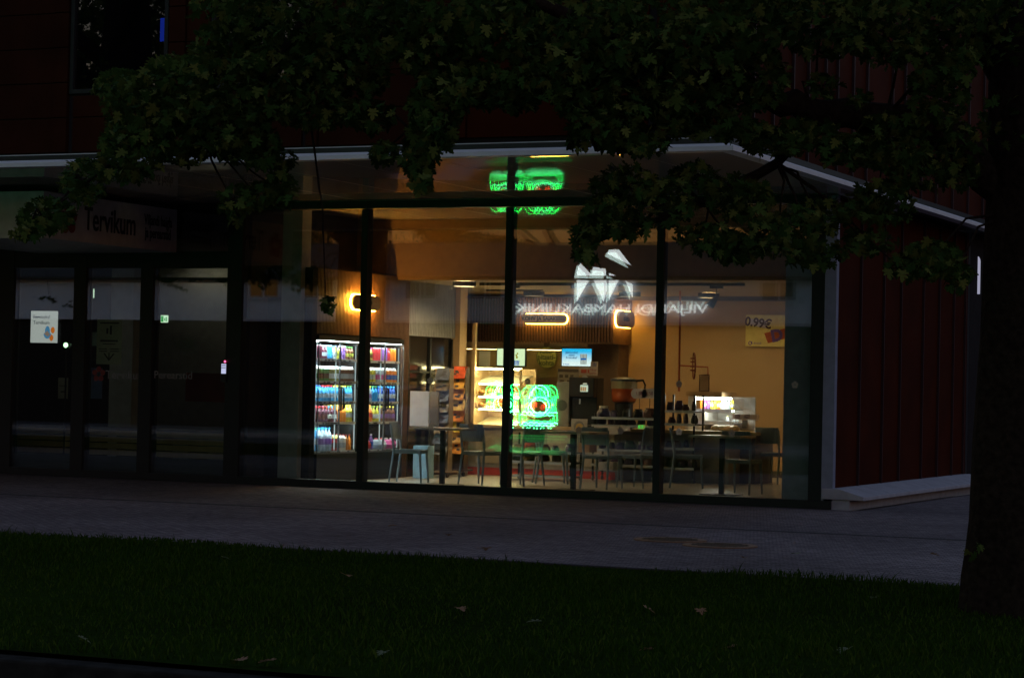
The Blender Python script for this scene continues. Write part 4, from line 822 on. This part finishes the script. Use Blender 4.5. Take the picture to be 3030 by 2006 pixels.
def gondola(label, u0, u1, vs, y, group, goods, gm_):
    a = at(u0, vs[0], y=y); c = at(u1, vs[-1], y=y); t = thing('display_trolley', label, 'display rack', ((a.x+c.x)/2, y+.2, 0), 0, group)
    b = MB()
    for xx in (a.x, c.x):
        for yy in (y+.02, y+.4): b.box(xx-.012, xx+.012, yy-.012, yy+.012, .09, a.z)
    b.build('upright', K, t)
    for xx in (a.x, c.x):
        for yy in (y+.03, y+.39):
            b = MB(); b.lathe([(.03,-.014),(.04,0),(.03,.014)], (xx, yy, .052), 12, axis='x'); b.build('caster', mat('caster_grey', (.15,.16,.17), .4), t)
    for i, v_ in enumerate(vs[1:]):
        z = at((u0+u1)/2, v_, y=y).z; b = MB(); b.box(a.x-.02, c.x+.02, y, y+.42, z-.02, z); s_ = b.build('shelf', mat('trolley_shelf', (.06,.06,.065), .5), t)
        b = MB(); b.box(a.x-.02, c.x+.02, y-.012, y-.001, z-.028, z+.008); b.build('shelf_edge', mat('shelf_edge_grey', (.3,.34,.38), .4), s_)
        n_ = goods[i] if i < len(goods) else 0
        for k in range(n_):
            xx = a.x+(k+.5)*(c.x-a.x)/n_; col = random.choice(gm_); b = MB()
            wv, hv = (c.x-a.x)/n_*.42, random.uniform(.1,.17); b.lathe([(wv*.5,0),(wv,.02),(wv*.95,hv*.6),(wv*.6,hv),(wv*.75,hv+.012)], n=10); o = b.build('snack_bag', mat('bag_%d_%d_%d' % tuple(int(q*99) for q in col), col, .4, 0, .4, 25)); o.location = (xx, y+random.uniform(.1,.2), z); o.rotation_euler = (0,0,random.uniform(0,3)); o.scale = (1.35,.7,.85)
            tag(o, 'dark snack bag, %s from the right on shelf %s of %s' % (['first','second','third','fourth','fifth','sixth','seventh'][n_-1-k], ['one','two','three','four','five'][i], label.split(' with ')[0].split(' before')[0].split(' beside')[0]), 'snack bag', 'snack bags on the trolleys')
    return t
DG = [(.05,.02,.03),(.04,.03,.08),(.08,.03,.02),(.03,.04,.03),(.1,.05,.03),(.06,.03,.1)]
gondola('low black trolley before the counter with snack bags', 1176, 1318, [1000, 1044, 1068, 1100], 4.3, 'display trolleys', [5,5,0], DG+[(.25,.06,.03),(.2,.14,.04)])
gondola('middle black trolley with white cards and snack bags', 1372, 1508, [955, 966, 984, 1040, 1075], 5.0, 'display trolleys', [5,6,6,4], DG)
gondola('tall dark trolley beside the deli case with snack bags', 1536, 1602, [912, 950, 980, 1036, 1082], 5.2, 'display trolleys', [4,4,4,3], DG)
board('white_shelf_card', 'wide white card on the middle trolley above a chair back', 'card', 1374, 984, 1430, 1004, 4.97, mat('card_white', (.5,.48,.52), .6))
board('small_shelf_card', 'small white cut-corner card on the middle trolley', 'card', 1437, 985, 1457, 997, 4.97, mat('card_white', (.5,.48,.52), .6))
board('shelf_screen', 'tiny lit green and yellow shelf screen on the middle trolley', 'screen', 1475, 982, 1491, 992, 4.96, em('shelf_screen_glow', (.22,.35,.06), .9), lines=[(.1,.3,.2,.8),(.55,.7,.2,.9)], lm=em('shelf_screen_green', (.02,.7,.1), 1.1))
t, p, q = board('arched_card', 'white standing card with yellow round picture beside the black trolley', 'card', 1321, 968, 1357, 1012, 4.9, mat('card_white2', (.36,.33,.3), .6))
b = MB(); b.lathe([(.085,-.003),(.085,.002)], ((p.x+q.x)/2, 4.898, q.z+.16), 20, axis='y'); b.build('grey_ring', mat('ring_grey', (.2,.19,.19), .6), t)
b = MB(); b.lathe([(.06,-.006),(.06,.002)], ((p.x+q.x)/2+.01, 4.896, q.z+.15), 20, axis='y'); b.build('yellow_disc', mat('disc_yellow', (.55,.35,.1), .6), t)
board('cardboard_box', 'plain brown cardboard box under the middle table', 'box', 1338, 1024, 1362, 1046, 4.2, mat('cardboard', (.35,.2,.09), .8), d=.3)
board('white_bin', 'white box on the floor behind the chairs in the middle of the shop', 'box', 1385, 1068, 1418, 1088, 4.6, mat('bin_white', (.5,.48,.48), .6), d=.25)

# ================================================================== DELI CASE (right)
YD = 6.3
dc = thing('deli_case', 'bright white chilled deli case with slanted glass at the right end of the counter', 'display case', (-3.8, YD+.3, .78))
def dpx(u): return at(u, 950, y=YD).x
def dpz(v): return at(1650, v, y=YD).z
DLED = em('deli_led', (1,.93,.86), 45)
b = MB(); b.box(dpx(1586), dpx(1668), YD, YD+.7, dpz(917), dpz(906)); b.build('canopy', mat('canopy_wood', (.4,.26,.14), .6), dc)
b = MB(); b.box(dpx(1586), dpx(1712), YD+.7, YD+.73, .785, dpz(917)); b.build('back', mat('deli_back', (.6,.55,.5), .5), dc)
b = MB(); b.box(dpx(1606), dpx(1686), YD+.06, YD+.1, dpz(924), dpz(919)); b.build('light_bar', DLED, dc)
b = MB(); b.box(dpx(1604), dpx(1690), YD+.12, YD+.15, dpz(946)-.035, dpz(946)-.015); b.build('lower_light', DLED, dc)
b = MB(); b.box(dpx(1590), dpx(1604), YD+.02, YD+.1, .785, dpz(917)); b.build('end_post', SHW, dc)
for v in (946, 974):
    b = MB(); b.box(dpx(1600), dpx(1690 if v < 960 else 1694), YD+.1, YD+.6, dpz(v)-.012, dpz(v)); s_ = b.build('shelf', SHW, dc)
    b = MB(); b.box(dpx(1604), dpx(1688), YD+.085, YD+.1, dpz(v)-.05, dpz(v)+.004); b.build('price_strip', mat('strip_lilac', (.6,.6,.75), .5), s_)
b = MB(); b.box(dpx(1580), dpx(1625), YD+.1, YD+.7, .785, dpz(948)); b.build('white_side', mat('deli_white', (.62,.56,.5), .5), dc)
b = MB(); b.add([(dpx(1690),YD+.05,dpz(921)),(dpx(1724),YD+.05,dpz(960)),(dpx(1724),YD+.6,dpz(960)),(dpx(1690),YD+.6,dpz(921)),(dpx(1690)-.006,YD+.05,dpz(921)),(dpx(1724)-.006,YD+.05,dpz(960)),(dpx(1724)-.006,YD+.6,dpz(960)),(dpx(1690)-.006,YD+.6,dpz(921))], [(0,1,2,3),(7,6,5,4),(4,5,1,0),(5,6,2,1),(6,7,3,2),(7,4,0,3)]); b.build('slanted_glass', G_CLEAR, dc)
cols = [(ORG,WHT),(PNK,WHT),(PUR,WHT),(YELC,WHT),(YELC,WHT),(ORG,WHT),(WHT,WHT),(WHT,BLU),(CLR,BRN),(YELC,ORG)]
for i, (c, cap) in enumerate(cols):
    o = bpy.data.objects.new('juice_bottle', drink_mesh('bottle', c, cap, WHT if i % 2 else c)); COL.objects.link(o); o.location = (dpx(1611+i*8), YD+.22, dpz(946)); o.scale = (.9,.9,.72)
    tag(o, '%s juice bottle, %s from the canopy end of the deli shelf' % (nmc(c), ['first','second','third','fourth','fifth','sixth','seventh','eighth','ninth','tenth'][i]), 'bottle', 'bottles in the deli case')
for i, u in enumerate((1668, 1683, 1692)):
    o = bpy.data.objects.new('small_bottle', drink_mesh('bottle', CLR, YELC, WHT)); COL.objects.link(o); o.location = (dpx(u), YD+.3, dpz(974)); o.scale = (.6,.6,.38); tag(o, 'tiny yellow-capped bottle, %s on the lower deli shelf' % ['first','second','third'][i], 'bottle', 'tiny bottles on the lower deli shelf')
ctp = thing('curved_worktop', 'pale wood worktop with raised edge below the deli case', 'worktop', (-3.6, 6.2, .79))
b = MB(); b.box(dpx(1580), dpx(1765), 6.0, 6.9, dpz(1003), dpz(996)); b.build('top', WOODT, ctp)
b = MB(); b.box(dpx(1590), dpx(1762), 6.02, 6.86, .012, dpz(1003)); b.build('base', mat('base_slate', (.1,.09,.09), .6), ctp)
b = MB(); b.box(dpx(1622), dpx(1690), 6.0, 6.015, .3, dpz(1004)); b.build('blue_panel', mat('panel_slate_blue', (.26,.36,.42), .6), ctp)
rs = thing('bread_sign', 'long white box sign with dark crossed-bread marks on a grey stand by the deli case', 'sign', (dpx(1718), 6.4, .9))
b = MB(); b.box(dpx(1690), dpx(1746), 6.38, 6.5, dpz(969), dpz(956)); b.build('box', mat('sign_lilac_white', (.62,.52,.52), .6), rs)
b = MB()
for u in (1702, 1724):
    for k in (-1, 0, 1):
        x = dpx(u); z = dpz(962)+k*.022; b.add([(x-.045,6.374,z-.012),(x+.04,6.374,z+.006),(x+.045,6.374,z+.018),(x-.04,6.374,z),(x-.045,6.379,z-.012),(x+.04,6.379,z+.006),(x+.045,6.379,z+.018),(x-.04,6.379,z)], [(0,1,2,3),(7,6,5,4),(4,5,1,0),(5,6,2,1),(6,7,3,2),(7,4,0,3)])
b.build('bread_marks', mat('print_purple', (.08,.03,.1), .6), rs)
b = MB(); b.box(dpx(1711), dpx(1721), 6.42, 6.47, dpz(988), dpz(969)); b.build('stand', mat('stand_grey', (.12,.13,.14), .5), rs)
for i in range(4):
    b = MB(); b.lathe([(.03,0),(.075,.02),(.08,.05),(.05,.085),(.02,.095)], n=10); o = b.build('wrapped_roll', mat('wrap_clear', (.55,.42,.26), .12), smooth=True); o.location = (dpx(1662+i*14), 6.2, dpz(996)); o.scale = (1.1,1,1)
    tag(o, 'plastic-wrapped roll, %s from the canopy side on the worktop' % ['first','second','third','fourth'][i], 'roll', 'wrapped rolls on the worktop')
t, p, q = board('price_banner', 'pale yellow poster reading 0.99€ with a red sweet wrapper on the tan wall', 'poster', 1725, 728, 1838, 802, 8.6, mat('banner_yellow', (.9,.76,.3), .6))
sx_ = q.x-p.x; sz_ = p.z-q.z
b = MB(); b.add([(p.x+sx_*.07,8.594,q.z+sz_*.68),(p.x+sx_*.42,8.594,q.z+sz_*.56),(p.x+sx_*.43,8.594,q.z+sz_*.82),(p.x+sx_*.08,8.594,q.z+sz_*.88),(p.x+sx_*.07,8.599,q.z+sz_*.68),(p.x+sx_*.42,8.599,q.z+sz_*.56),(p.x+sx_*.43,8.599,q.z+sz_*.82),(p.x+sx_*.08,8.599,q.z+sz_*.88)], [(0,1,2,3),(7,6,5,4),(4,5,1,0),(5,6,2,1),(6,7,3,2),(7,4,0,3)]); b.build('price_tag', mat('tag_lilac', (.75,.66,.75), .6), t)
text('price_lettering', '0.99€', .2, mat('print_brown', (.08,.03,.03), .6), (p.x+sx_*.26, 8.59, q.z+sz_*.735), facing(0, -7), t, bold=.006, sx=.95)
b = MB(); b.add([(p.x+sx_*.38,8.594,q.z+sz_*.42),(p.x+sx_*.46,8.594,q.z+sz_*.1),(p.x+sx_*.95,8.594,q.z+sz_*.32),(p.x+sx_*.9,8.594,q.z+sz_*.62),(p.x+sx_*.38,8.599,q.z+sz_*.42),(p.x+sx_*.46,8.599,q.z+sz_*.1),(p.x+sx_*.95,8.599,q.z+sz_*.32),(p.x+sx_*.9,8.599,q.z+sz_*.62)], [(0,1,2,3),(7,6,5,4),(4,5,1,0),(5,6,2,1),(6,7,3,2),(7,4,0,3)]); b.build('wrapper', mat('wrapper_red', (.5,.09,.03), .5), t)
text('wrapper_lettering', 'D', .26, mat('print_violet', (.16,.08,.4), .6), (p.x+sx_*.64, 8.59, q.z+sz_*.34), facing(0, 12), t, bold=.012)
b = MB(); b.tube([(p.x+sx_*.1+.025*cos(2*pi*i/14), 8.595, q.z+sz_*.1+.025*sin(2*pi*i/14)) for i in range(14)], .008, 5, True); b.build('ring_logo', mat('print_violet', (.16,.08,.4), .6), t)
text('logo_lettering', 'R-kiosk', .06, mat('print_violet', (.16,.08,.4), .6), (p.x+sx_*.22, 8.595, q.z+sz_*.1), facing(0), t)
# red hanging sign frame
YP = 6.6; P_ = lambda u, v: at(u, v, y=YP)
hp = thing('red_sign_frame', 'red-brown pipe frame from ceiling to trolley carrying a round sign', 'sign frame', (P_(1572, 900).x, YP, 1))
b = MB(); b.tube([P_(1560, 653), P_(1571, 655), P_(1573, 664), P_(1572, 760), P_(1570, 905)], .016, 8); b.build('pole', mat('frame_red', (.35,.06,.02), .5), hp)
b = MB(); b.tube([P_(1571, 845), P_(1637, 849), P_(1638, 900)], .012, 8); b.build('arm', mat('frame_red', (.35,.06,.02), .5), hp)
c = P_(1605, 846); b = MB(); pts = [(c.x+.065*cos(2*pi*i/26), YP-.12*cos(2*pi*i/26), c.z+.2*sin(2*pi*i/26)) for i in range(26)]; b.tube(pts, .012, 6, True); b.build('ring', mat('frame_red_dark', (.2,.03,.015), .5), hp)
b = MB(); n_ = 26; vv = [(c.x+.06*cos(2*pi*i/26), YP-.11*cos(2*pi*i/26), c.z+.19*sin(2*pi*i/26)) for i in range(26)]; b.add(vv+[(x+.01, y+.006, z) for x, y, z in vv], [tuple(range(26)), tuple(range(51,25,-1))]); b.build('disc', mat('disc_orange', (.42,.2,.08), .6), hp)
b = MB(); 
for k in (-.08,-.02,.05,.1): b.box(c.x-.03, c.x+.035, YP-.09, YP-.06, c.z+k, c.z+k+.022)
b.build('disc_lettering', mat('frame_red_dark', (.2,.03,.015), .5), hp)
board('framed_card', 'small dark-framed card with red prints standing on the deli canopy', 'card', 1617, 866, 1640, 905, 6.55, mat('card_frame', (.06,.02,.012), .6), lines=[(.08,.92,.04,.96)], lm=mat('card_cream', (.42,.33,.24), .6))
p, q = at(1180, 809, y=8.3), at(1420, 811, y=8.3); t = thing('strip_lamp', 'thin warm strip lamp on the kitchen wall above the menu screens', 'lamp', ((p.x+q.x)/2, 8.3, p.z))
b = MB(); b.box(p.x-.9, q.x, 8.3, 8.34, p.z+.012, p.z+.03); b.build('housing', K, t); b = MB(); b.box(p.x-.9, q.x, 8.305, 8.335, p.z, p.z+.011); b.build('tube', em('strip_warm', (1,.6,.25), 9), t)
# spot lamps, ceiling lamps added for fill light, camera dome
for k, (u, v, z) in enumerate(((1187, 690, 0), (1335, 695, 0), (1657, 688, 0))):
    p = at(u, v, y=4.6); t = thing('spot_lamp', 'black unlit track spot lamp under the ceiling, '+['left of the long pill sign','between the two kitchen pill signs','over the tan wall by the red pole'][k], 'spot lamp', (p.x, 4.6, p.z), 0, 'track spot lamps')
    sg = -1 if k == 2 else 1; d = Vector((.5*sg, -.3, -.8)).normalized()
    b = MB(); b.tube([p-d*.02, p+d*.07, p+d*.16], .03, 14, r1=.06); b.build('shade', mat('spot_metal', (.03,.035,.045), .3), t)
    b = MB(); b.tube([p-d*.02, (p.x, 4.6, 2.86)], .008, 6); b.box(p.x-.1, p.x+.1, 4.58, 4.62, 2.845, 2.9); b.build('stem', K, t)
for k, (x, y) in enumerate(((-7.0,6.9),(-4.2,7.3),(-2.2,7.4),(-5.4,7.0),(-6.7,3.7))):
    t = thing('ceiling_fill_lamp', 'added round ceiling fill lamp, '+['over the pastry case','over the deli case','over the tan right wall','over the coffee machine','over the magazine racks'][k], 'ceiling lamp', (x, y, ZC), 0, 'ceiling fill lamps')
    b = MB(); n_ = 28; vv = [(x+r_*cos(2*pi*i/n_), y+r_*sin(2*pi*i/n_), z_) for r_, z_ in ((.17,ZC-.001),(.17,ZC-.075),(.16,ZC-.075),(.16,ZC-.001)) for i in range(n_)]; b.add(vv, [(q*n_+i, q*n_+(i+1)%n_, (q+1)*n_+(i+1)%n_, (q+1)*n_+i) for q in range(3) for i in range(n_)]); b.build('rim', mat('lamp_rim', (.015,.013,.012), .6), t)
    b = MB(); b.lathe([(.155,ZC-.008),(.155,ZC-.003)], (x, y, 0), 24); b.build('diffuser', em('warm_fill', (1,.62,.28), 80) if k in (1, 2) else em('warm_fill_dim', (1,.62,.28), 36) if k < 4 else em('warm_fill_bright', (1,.66,.34), 280), t)  # glowing discs added to brighten the shop
p = at(1032, 667, z=2.86); t = thing('camera_dome', 'small round security camera dome on the ceiling past the fridges', 'security camera', (p.x, p.y, 2.86))
b = MB(); b.lathe([(.02,2.79),(.05,2.81),(.06,2.84)], (p.x, p.y, 0), 16); b.build('dome', mat('dome_blue', (.1,.13,.18), .1), t, smooth=True); b = MB(); b.lathe([(.1,2.84),(.1,2.88)], (p.x, p.y, 0), 18); b.build('base', WHITE, t)

# ================================================================== TABLES AND CHAIRS AT THE WINDOW
def table(u, v, label, top):
    p = at(u, v, z=.012); t = thing('cafe_table', label, 'table', (p.x, p.y, .012), 0, 'cafe tables at the window')
    b = MB(); b.box(-.36,.36,-.33,.33,.755,.785); b.build('table_top', mat('table_top', (.4,.34,.28), .3), t, bevel=.006, local=True)
    b = MB(); b.box(-.03,.03,-.03,.03,.01,.755); b.build('pedestal', K, t, local=True)
    b = MB(); b.box(-.24,.24,-.2,.2,0,.012); b.build('foot_plate', K, t, local=True); return t
table(1022, 1121, 'square cafe table beside the lone dark chair nearest the fridges', 0)
table(1325, 1133, 'square cafe table behind the pane right of the neon reflection', 0)
table(1668, 1144, 'square cafe table behind the last pane, among the dark chairs', 0)
def make_chair():
    t = thing('cafe_chair', 'dark', 'chair', (0,0,0), 0, 'cafe chairs at the window'); LM = CHAIRM
    b = MB(); n = 9
    for i in range(n):   # slightly dished seat from strips
        x0 = -.2+.4*i/n; x1 = -.2+.4*(i+1)/n; z = .455+.014*abs(2*(i+.5)/n-1)**2; b.box(x0, x1, -.2, .2, z-.022, z)
    b.build('seat', LM, t, local=True)
    b = MB()
    for i in range(n):
        x0 = -.2+.4*i/n; x1 = -.2+.4*(i+1)/n; yy = -.2-.03*(1-(2*(i+.5)/n-1)**2)
        b.add([(x0,yy,.6),(x1,yy,.6),(x1,yy-.05,.84),(x0,yy-.05,.84),(x0,yy+.014,.6),(x1,yy+.014,.6),(x1,yy-.036,.84),(x0,yy-.036,.84)], [(0,1,2,3),(7,6,5,4),(4,5,1,0),(5,6,2,1),(6,7,3,2),(7,4,0,3)])
    b.build('backrest', LM, t, local=True)
    for sx in (-1, 1):
        b = MB(); b.tube([(sx*.185,.18,.44),(sx*.2,.21,0)], .022, 6, r1=.013); b.build('leg', LM, t, local=True)
        b = MB(); b.tube([(sx*.195,-.24,.8),(sx*.19,-.19,.46),(sx*.205,-.25,0)], .02, 6, r1=.014); b.build('leg', LM, t, local=True)
    b = MB()
    for sx in (-1, 1): b.box(sx*.18-.012, sx*.18+.012, -.19, .18, .41, .434)
    b.box(-.168,.168,.156,.18,.41,.434); b.box(-.168,.168,-.19,-.166,.41,.434); b.build('seat_rail', LM, t, local=True)
    return t
ch = make_chair()
seats = [(948,1116,-78,'lone dark chair facing the first table from the fridge side'),(1112,1120,-12,'chair with its back to the pane, between the first table and the neon reflection'),(1392,1130,-6,'blue-grey chair with its back to the pane, right of the middle table'),(1474,1128,75,'chair seen edge-on beside the third mullion'),
 (1590,1128,-70,'chair half hidden by the dark trolley, facing the last table'),(1655,1112,160,'chair across the last table, its back towards the deli case'),(1716,1142,-4,'nearest dark chair with its broad back to the last pane'),(1792,1118,-15,'chair cut by the pier at the end of the last pane'),(1275,1118,-60,'chair under the green reflection, left of the middle table'),(1205,1122,70,'chair just right of the second mullion, turned to the first table'),(1440,1108,165,'chair across the middle table, its back towards the trolley')]
for i, (u, v, rz, lab) in enumerate(seats):
    c = ch if i == 0 else copy_tree(ch); p = at(u, v, z=.012); c.location = (p.x, p.y, .012); c.rotation_euler = (0,0,R(rz)); c['label'] = lab

# ================================================================== GLASS STICKERS AND LETTERING
for k, (u, v, lab, cc) in enumerate(((995,880,'by the magazine racks',1),(1220,882,'above the neon reflection',0),(1570,888,'on the last pane by the red pole',0),(997,986,'low on the first wide pane',1),(1090,985,'below the pastry case',0),(1338,994,'over the arched white card',0),(1435,996,'by the small white card',0),(1570,998,'low on the last pane beside the dark trolley',1),(1692,1002,'above the nearest dark chair',0),(1838,890,'before the dark pier',0))):
    p = at(u, v, y=-.009); t = MB()
    for j in range(5):
        a_ = 2*pi*j/5+pi/2; t.lathe([(.014,-.0015),(.019,-.0015),(.019,.0015),(.014,.0015)], (p.x+.026*cos(a_), -.008, p.z+.026*sin(a_)), 10, axis='y')
    o = t.build('flower_sticker', mat('sticker_pale' if cc else 'sticker_grey', (.62,.58,.48) if cc else (.3,.27,.2), .7)); tag(o, 'five-petal flower sticker on the glass '+lab, 'sticker', 'flower stickers on the glass')
p = at(290, 868, y=-.01); o = text('door_lettering', 'Tervikum', .17, mat('etched_white', (.2,.2,.21), .7), (p.x, -.008, p.z), facing(0), None, ext=.001); tag(o, 'faint grey Tervikum lettering across the entrance door glass', 'lettering')
p = at(400, 868, y=-.01); o = text('door_lettering', 'Perearstid', .15, mat('etched_white', (.2,.2,.21), .7), (p.x, -.008, p.z), facing(0), None, ext=.001); tag(o, 'faint grey lettering right of the Tervikum word on the entrance glass', 'lettering')
p = at(228, 865, y=-.01); b = MB()
for j in range(5):
    a_ = 2*pi*j/5+.3; b.lathe([(.04,-.001),(.04,.002)], (p.x+.07*cos(a_), -.008, p.z+.07*sin(a_)), 12, axis='y')
tag(b.build('red_flower_sticker', mat('flower_red', (.14,.015,.015), .7)), 'dark red five-petal flower mark on the entrance door glass', 'sticker')

# ================================================================== ENTRANCE LOBBY
for k, x in enumerate((-12.2, -10.2)):
    t = thing('lobby_lamp', ['dim linear ceiling lamp over the lobby screen', 'dim linear ceiling lamp over the lobby pillar'][k], 'ceiling lamp', (x, 5.6, 3.28), 0, 'lobby ceiling lamps')
    b = MB(); b.box(x-.6, x+.6, 5.55, 5.63, 3.26, 3.299); b.build('housing', K, t); b = MB(); b.box(x-.58, x+.58, 5.56, 5.62, 3.253, 3.259); b.build('tube', em('lobby_tube', (1,.8,.55), 11), t)
b = MB(); b.box(-13.5,-8.3,.15,6,-.1,.012); b.build('lobby_floor', mat('lobby_floor', (.12,.12,.12), .4), bld)
b = MB(); b.box(-13.5,-8.3,5.9,6,.012,3.83); b.build('lobby_wall', GREYW, bld)
b = MB(); b.box(-13.6,-8.3,.15,6,3.3,3.4); b.build('lobby_ceiling', mat('lobby_ceiling', (.1,.09,.07), .8), bld)
b = MB(); b.box(-13.6,-13.5,.15,6,.012,3.83); b.build('lobby_end_wall', DARKW, bld)
a, c = at(655, 700, y=.6), at(690, 1100, y=.6); b = MB(); b.box(a.x, c.x, .55, .8, .012, HS); b.build('pale_column', mat('column_grey', (.3,.29,.27), .8), bld)
a, c = at(253, 858, y=2.4), at(300, 1062, y=2.4); b = MB(); b.box(a.x, c.x, 2.4, 2.8, .012, 3.3); b.build('lobby_pillar', mat('pillar_cream', (.5,.47,.42), .8), bld)
t = thing('slatted_bench', 'long wooden lobby bench with horizontal slats behind the entrance doors', 'bench', (-10.5, 2.2, .012))
z0, z1 = at(100, 1062, y=2.0).z, at(100, 988, y=2.0).z
b = MB(); x0, x1 = at(30, 1000, y=2.0).x, at(522, 1000, y=2.0).x
for k in range(5): b.box(x0, x1, 2.0, 2.04, z0+(z1-z0)*k/5+.008, z0+(z1-z0)*(k+1)/5-.008)
b.build('slats', mat('bench_wood', (.45,.32,.17), .6), t)
b = MB()
for k in range(7): xx = x0+(x1-x0)*k/6; b.box(xx-.03, xx+.03, 2.04, 2.5, .012, z1)
b.box(x0, x1, 2.02, 2.5, z1, z1+.03); b.build('frame', mat('bench_dark', (.05,.04,.03), .6), t)
t, p, q = board('lobby_screen', 'lit white lobby poster screen with a blue and orange picture behind the first entrance door', 'screen', 72, 719, 128, 793, 1.1, em('poster_glow', (.75,.72,.72), .62), lines=[(.08,.36,.79,.82)], lm=em('poster_grey_line', (.2,.19,.2), .5), d=.05)
text('lettering', 'Terviseks!\nTervikum', .075, em('poster_ink', (.13,.13,.15), .5), (p.x+.19, 1.094, q.z+(p.z-q.z)*.72), facing(0), t, line=1.1)
b = MB()
for (cx, cz, rx, rz) in ((.68,.33,.16,.2),): b.prism([(p.x+(q.x-p.x)*(cx+rx*cos(2*pi*i/18)*(1 if sin(2*pi*i/18) < 0 else .6)), q.z+(p.z-q.z)*(cz+rz*sin(2*pi*i/18))) for i in range(18)], 'y', 1.092, 1.098)
b.build('blue_picture', em('poster_blue', (.1,.32,.6), .6), t)
b = MB(); b.prism([(p.x+(q.x-p.x)*x, q.z+(p.z-q.z)*z) for x, z in ((.56,.28),(.68,.38),(.8,.26),(.7,.2))], 'y', 1.086, 1.091); b.build('picture_hills', em('poster_brown', (.4,.25,.2), .6), t)
b = MB()
for cx, cz in ((.89,.4),(.84,.16)): b.prism([(p.x+(q.x-p.x)*(cx+.075*cos(2*pi*i/14)), q.z+(p.z-q.z)*(cz+.1*sin(2*pi*i/14))) for i in range(14)], 'y', 1.093, 1.099)
b.build('orange_picture', em('poster_orange', (.9,.2,.01), .65), t)
ex = em('exit_white', (.75,.95,.7), 1.1); eg = em('exit_green', (.03,.4,.08), .9)
for k, (u0, v0, u1, v1, lab) in enumerate(((202,668,217,689,'upper green and white exit sign behind the second entrance door'),(372,729,388,746,'green and white exit sign behind the third entrance door'))):
    board('exit_sign', lab, 'exit sign', u0, v0, u1, v1, 4.0, ex, 'lit exit signs', lines=[(.05,.38,.1,.9),(.5,.62,.3,.6),(.7,.85,.2,.75)], lm=eg)
board('wall_lamp', 'small square white wall lamp below the upper exit sign', 'lamp', 200, 730, 212, 743, 4.5, em('lamp_cool', (.85,.85,.75), 1.0))
t, p, q = board('arrow_notice', 'tan paper notice with a large down arrow on the second entrance door glass', 'notice', 225, 738, 280, 843, .16, mat('notice_paper', (.4,.36,.26), .7), d=.004, lines=[(.12,.88,.9,.93),(.15,.85,.5,.54),(.25,.75,.44,.46),(.1,.42,.33,.35),(.55,.9,.33,.35),(.1,.42,.28,.3),(.55,.9,.28,.3),(.49,.53,.08,.26),(.38,.46,.68,.8),(.52,.6,.66,.86)], lm=mat('notice_ink', (.04,.035,.03), .7))
b = MB(); cxn = p.x+(q.x-p.x)*.51
for s_ in (-1, 1): b.tube([(cxn, .157, q.z+.06), (cxn+s_*.08, .157, q.z+.15)], .009, 5)
b.build('arrow_head', mat('notice_ink', (.04,.035,.03), .7), t)
board('white_notice', 'plain white sheet behind the tan arrow notice', 'notice', 205, 768, 223, 800, .6, mat('notice_white', (.5,.48,.52), .7), d=.004)
board('grey_notice', 'grey framed sheet inside the third entrance door', 'notice', 406, 782, 448, 812, 1.2, mat('notice_grey', (.22,.21,.19), .7), d=.006)
board('tall_leaflet', 'narrow pale leaflet panel low behind the first entrance door', 'notice', 135, 873, 156, 922, 1.4, mat('leaflet', (.36,.33,.25), .7), d=.01, lines=[(.1,.9,.6,.63),(.3,.7,.3,.36)], lm=mat('notice_ink', (.04,.035,.03), .7))
board('blue_sheet', 'blue sheet low in the second entrance door', 'notice', 206, 850, 235, 922, .9, mat('sheet_blue', (.2,.22,.4), .7), d=.01)
board('red_desk', 'dark red reception desk deep in the lobby', 'desk', 430, 862, 520, 930, 4.0, mat('desk_red', (.3,.05,.02), .6), d=.5)
p = at(152, 798, y=.9); t = thing('status_lamp', 'round greenish-white status lamp glowing behind the first entrance door', 'lamp', (p.x, .9, p.z)); b = MB(); b.lathe([(.034,-.01),(.038,0),(.034,.01)], (p.x, .9, p.z), 16, axis='y'); b.build('lens', em('status_glow', (.6,1,.55), 3), t); b = MB(); b.tube([(p.x,.92,p.z-.03),(p.x,.92,.02)], .012, 6); b.build('post', K, t)
p = at(517, 860, y=-.05); t = thing('card_reader', 'lit card reader with pink indicator on the last entrance post', 'card reader', (p.x, -.05, p.z-.1))
q0, q1 = at(511, 838, y=-.05), at(523, 884, y=-.05); b = MB(); b.box(q0.x, q1.x, -.055, -.031, q1.z, q0.z); b.build('body', K, t)
q0, q1 = at(512, 841, y=-.06), at(522, 864, y=-.06); b = MB(); b.box(q0.x, q1.x, -.06, -.056, q1.z, q0.z); b.build('keypad', em('keypad_glow', (.65,.7,1), .8), t)
b = MB()
for k in range(3): b.box(q0.x+.004, q1.x-.004, -.063, -.061, q1.z+(q0.z-q1.z)*(.55+.15*k), q1.z+(q0.z-q1.z)*(.6+.15*k))
b.build('key_rows', K, t)
c = at(520, 836, y=-.06); b = MB(); b.lathe([(.012,-.004),(.016,.002)], (c.x, -.06, c.z), 10, axis='y'); b.build('indicator', em('pink_led', (1,.1,.25), 3), t)
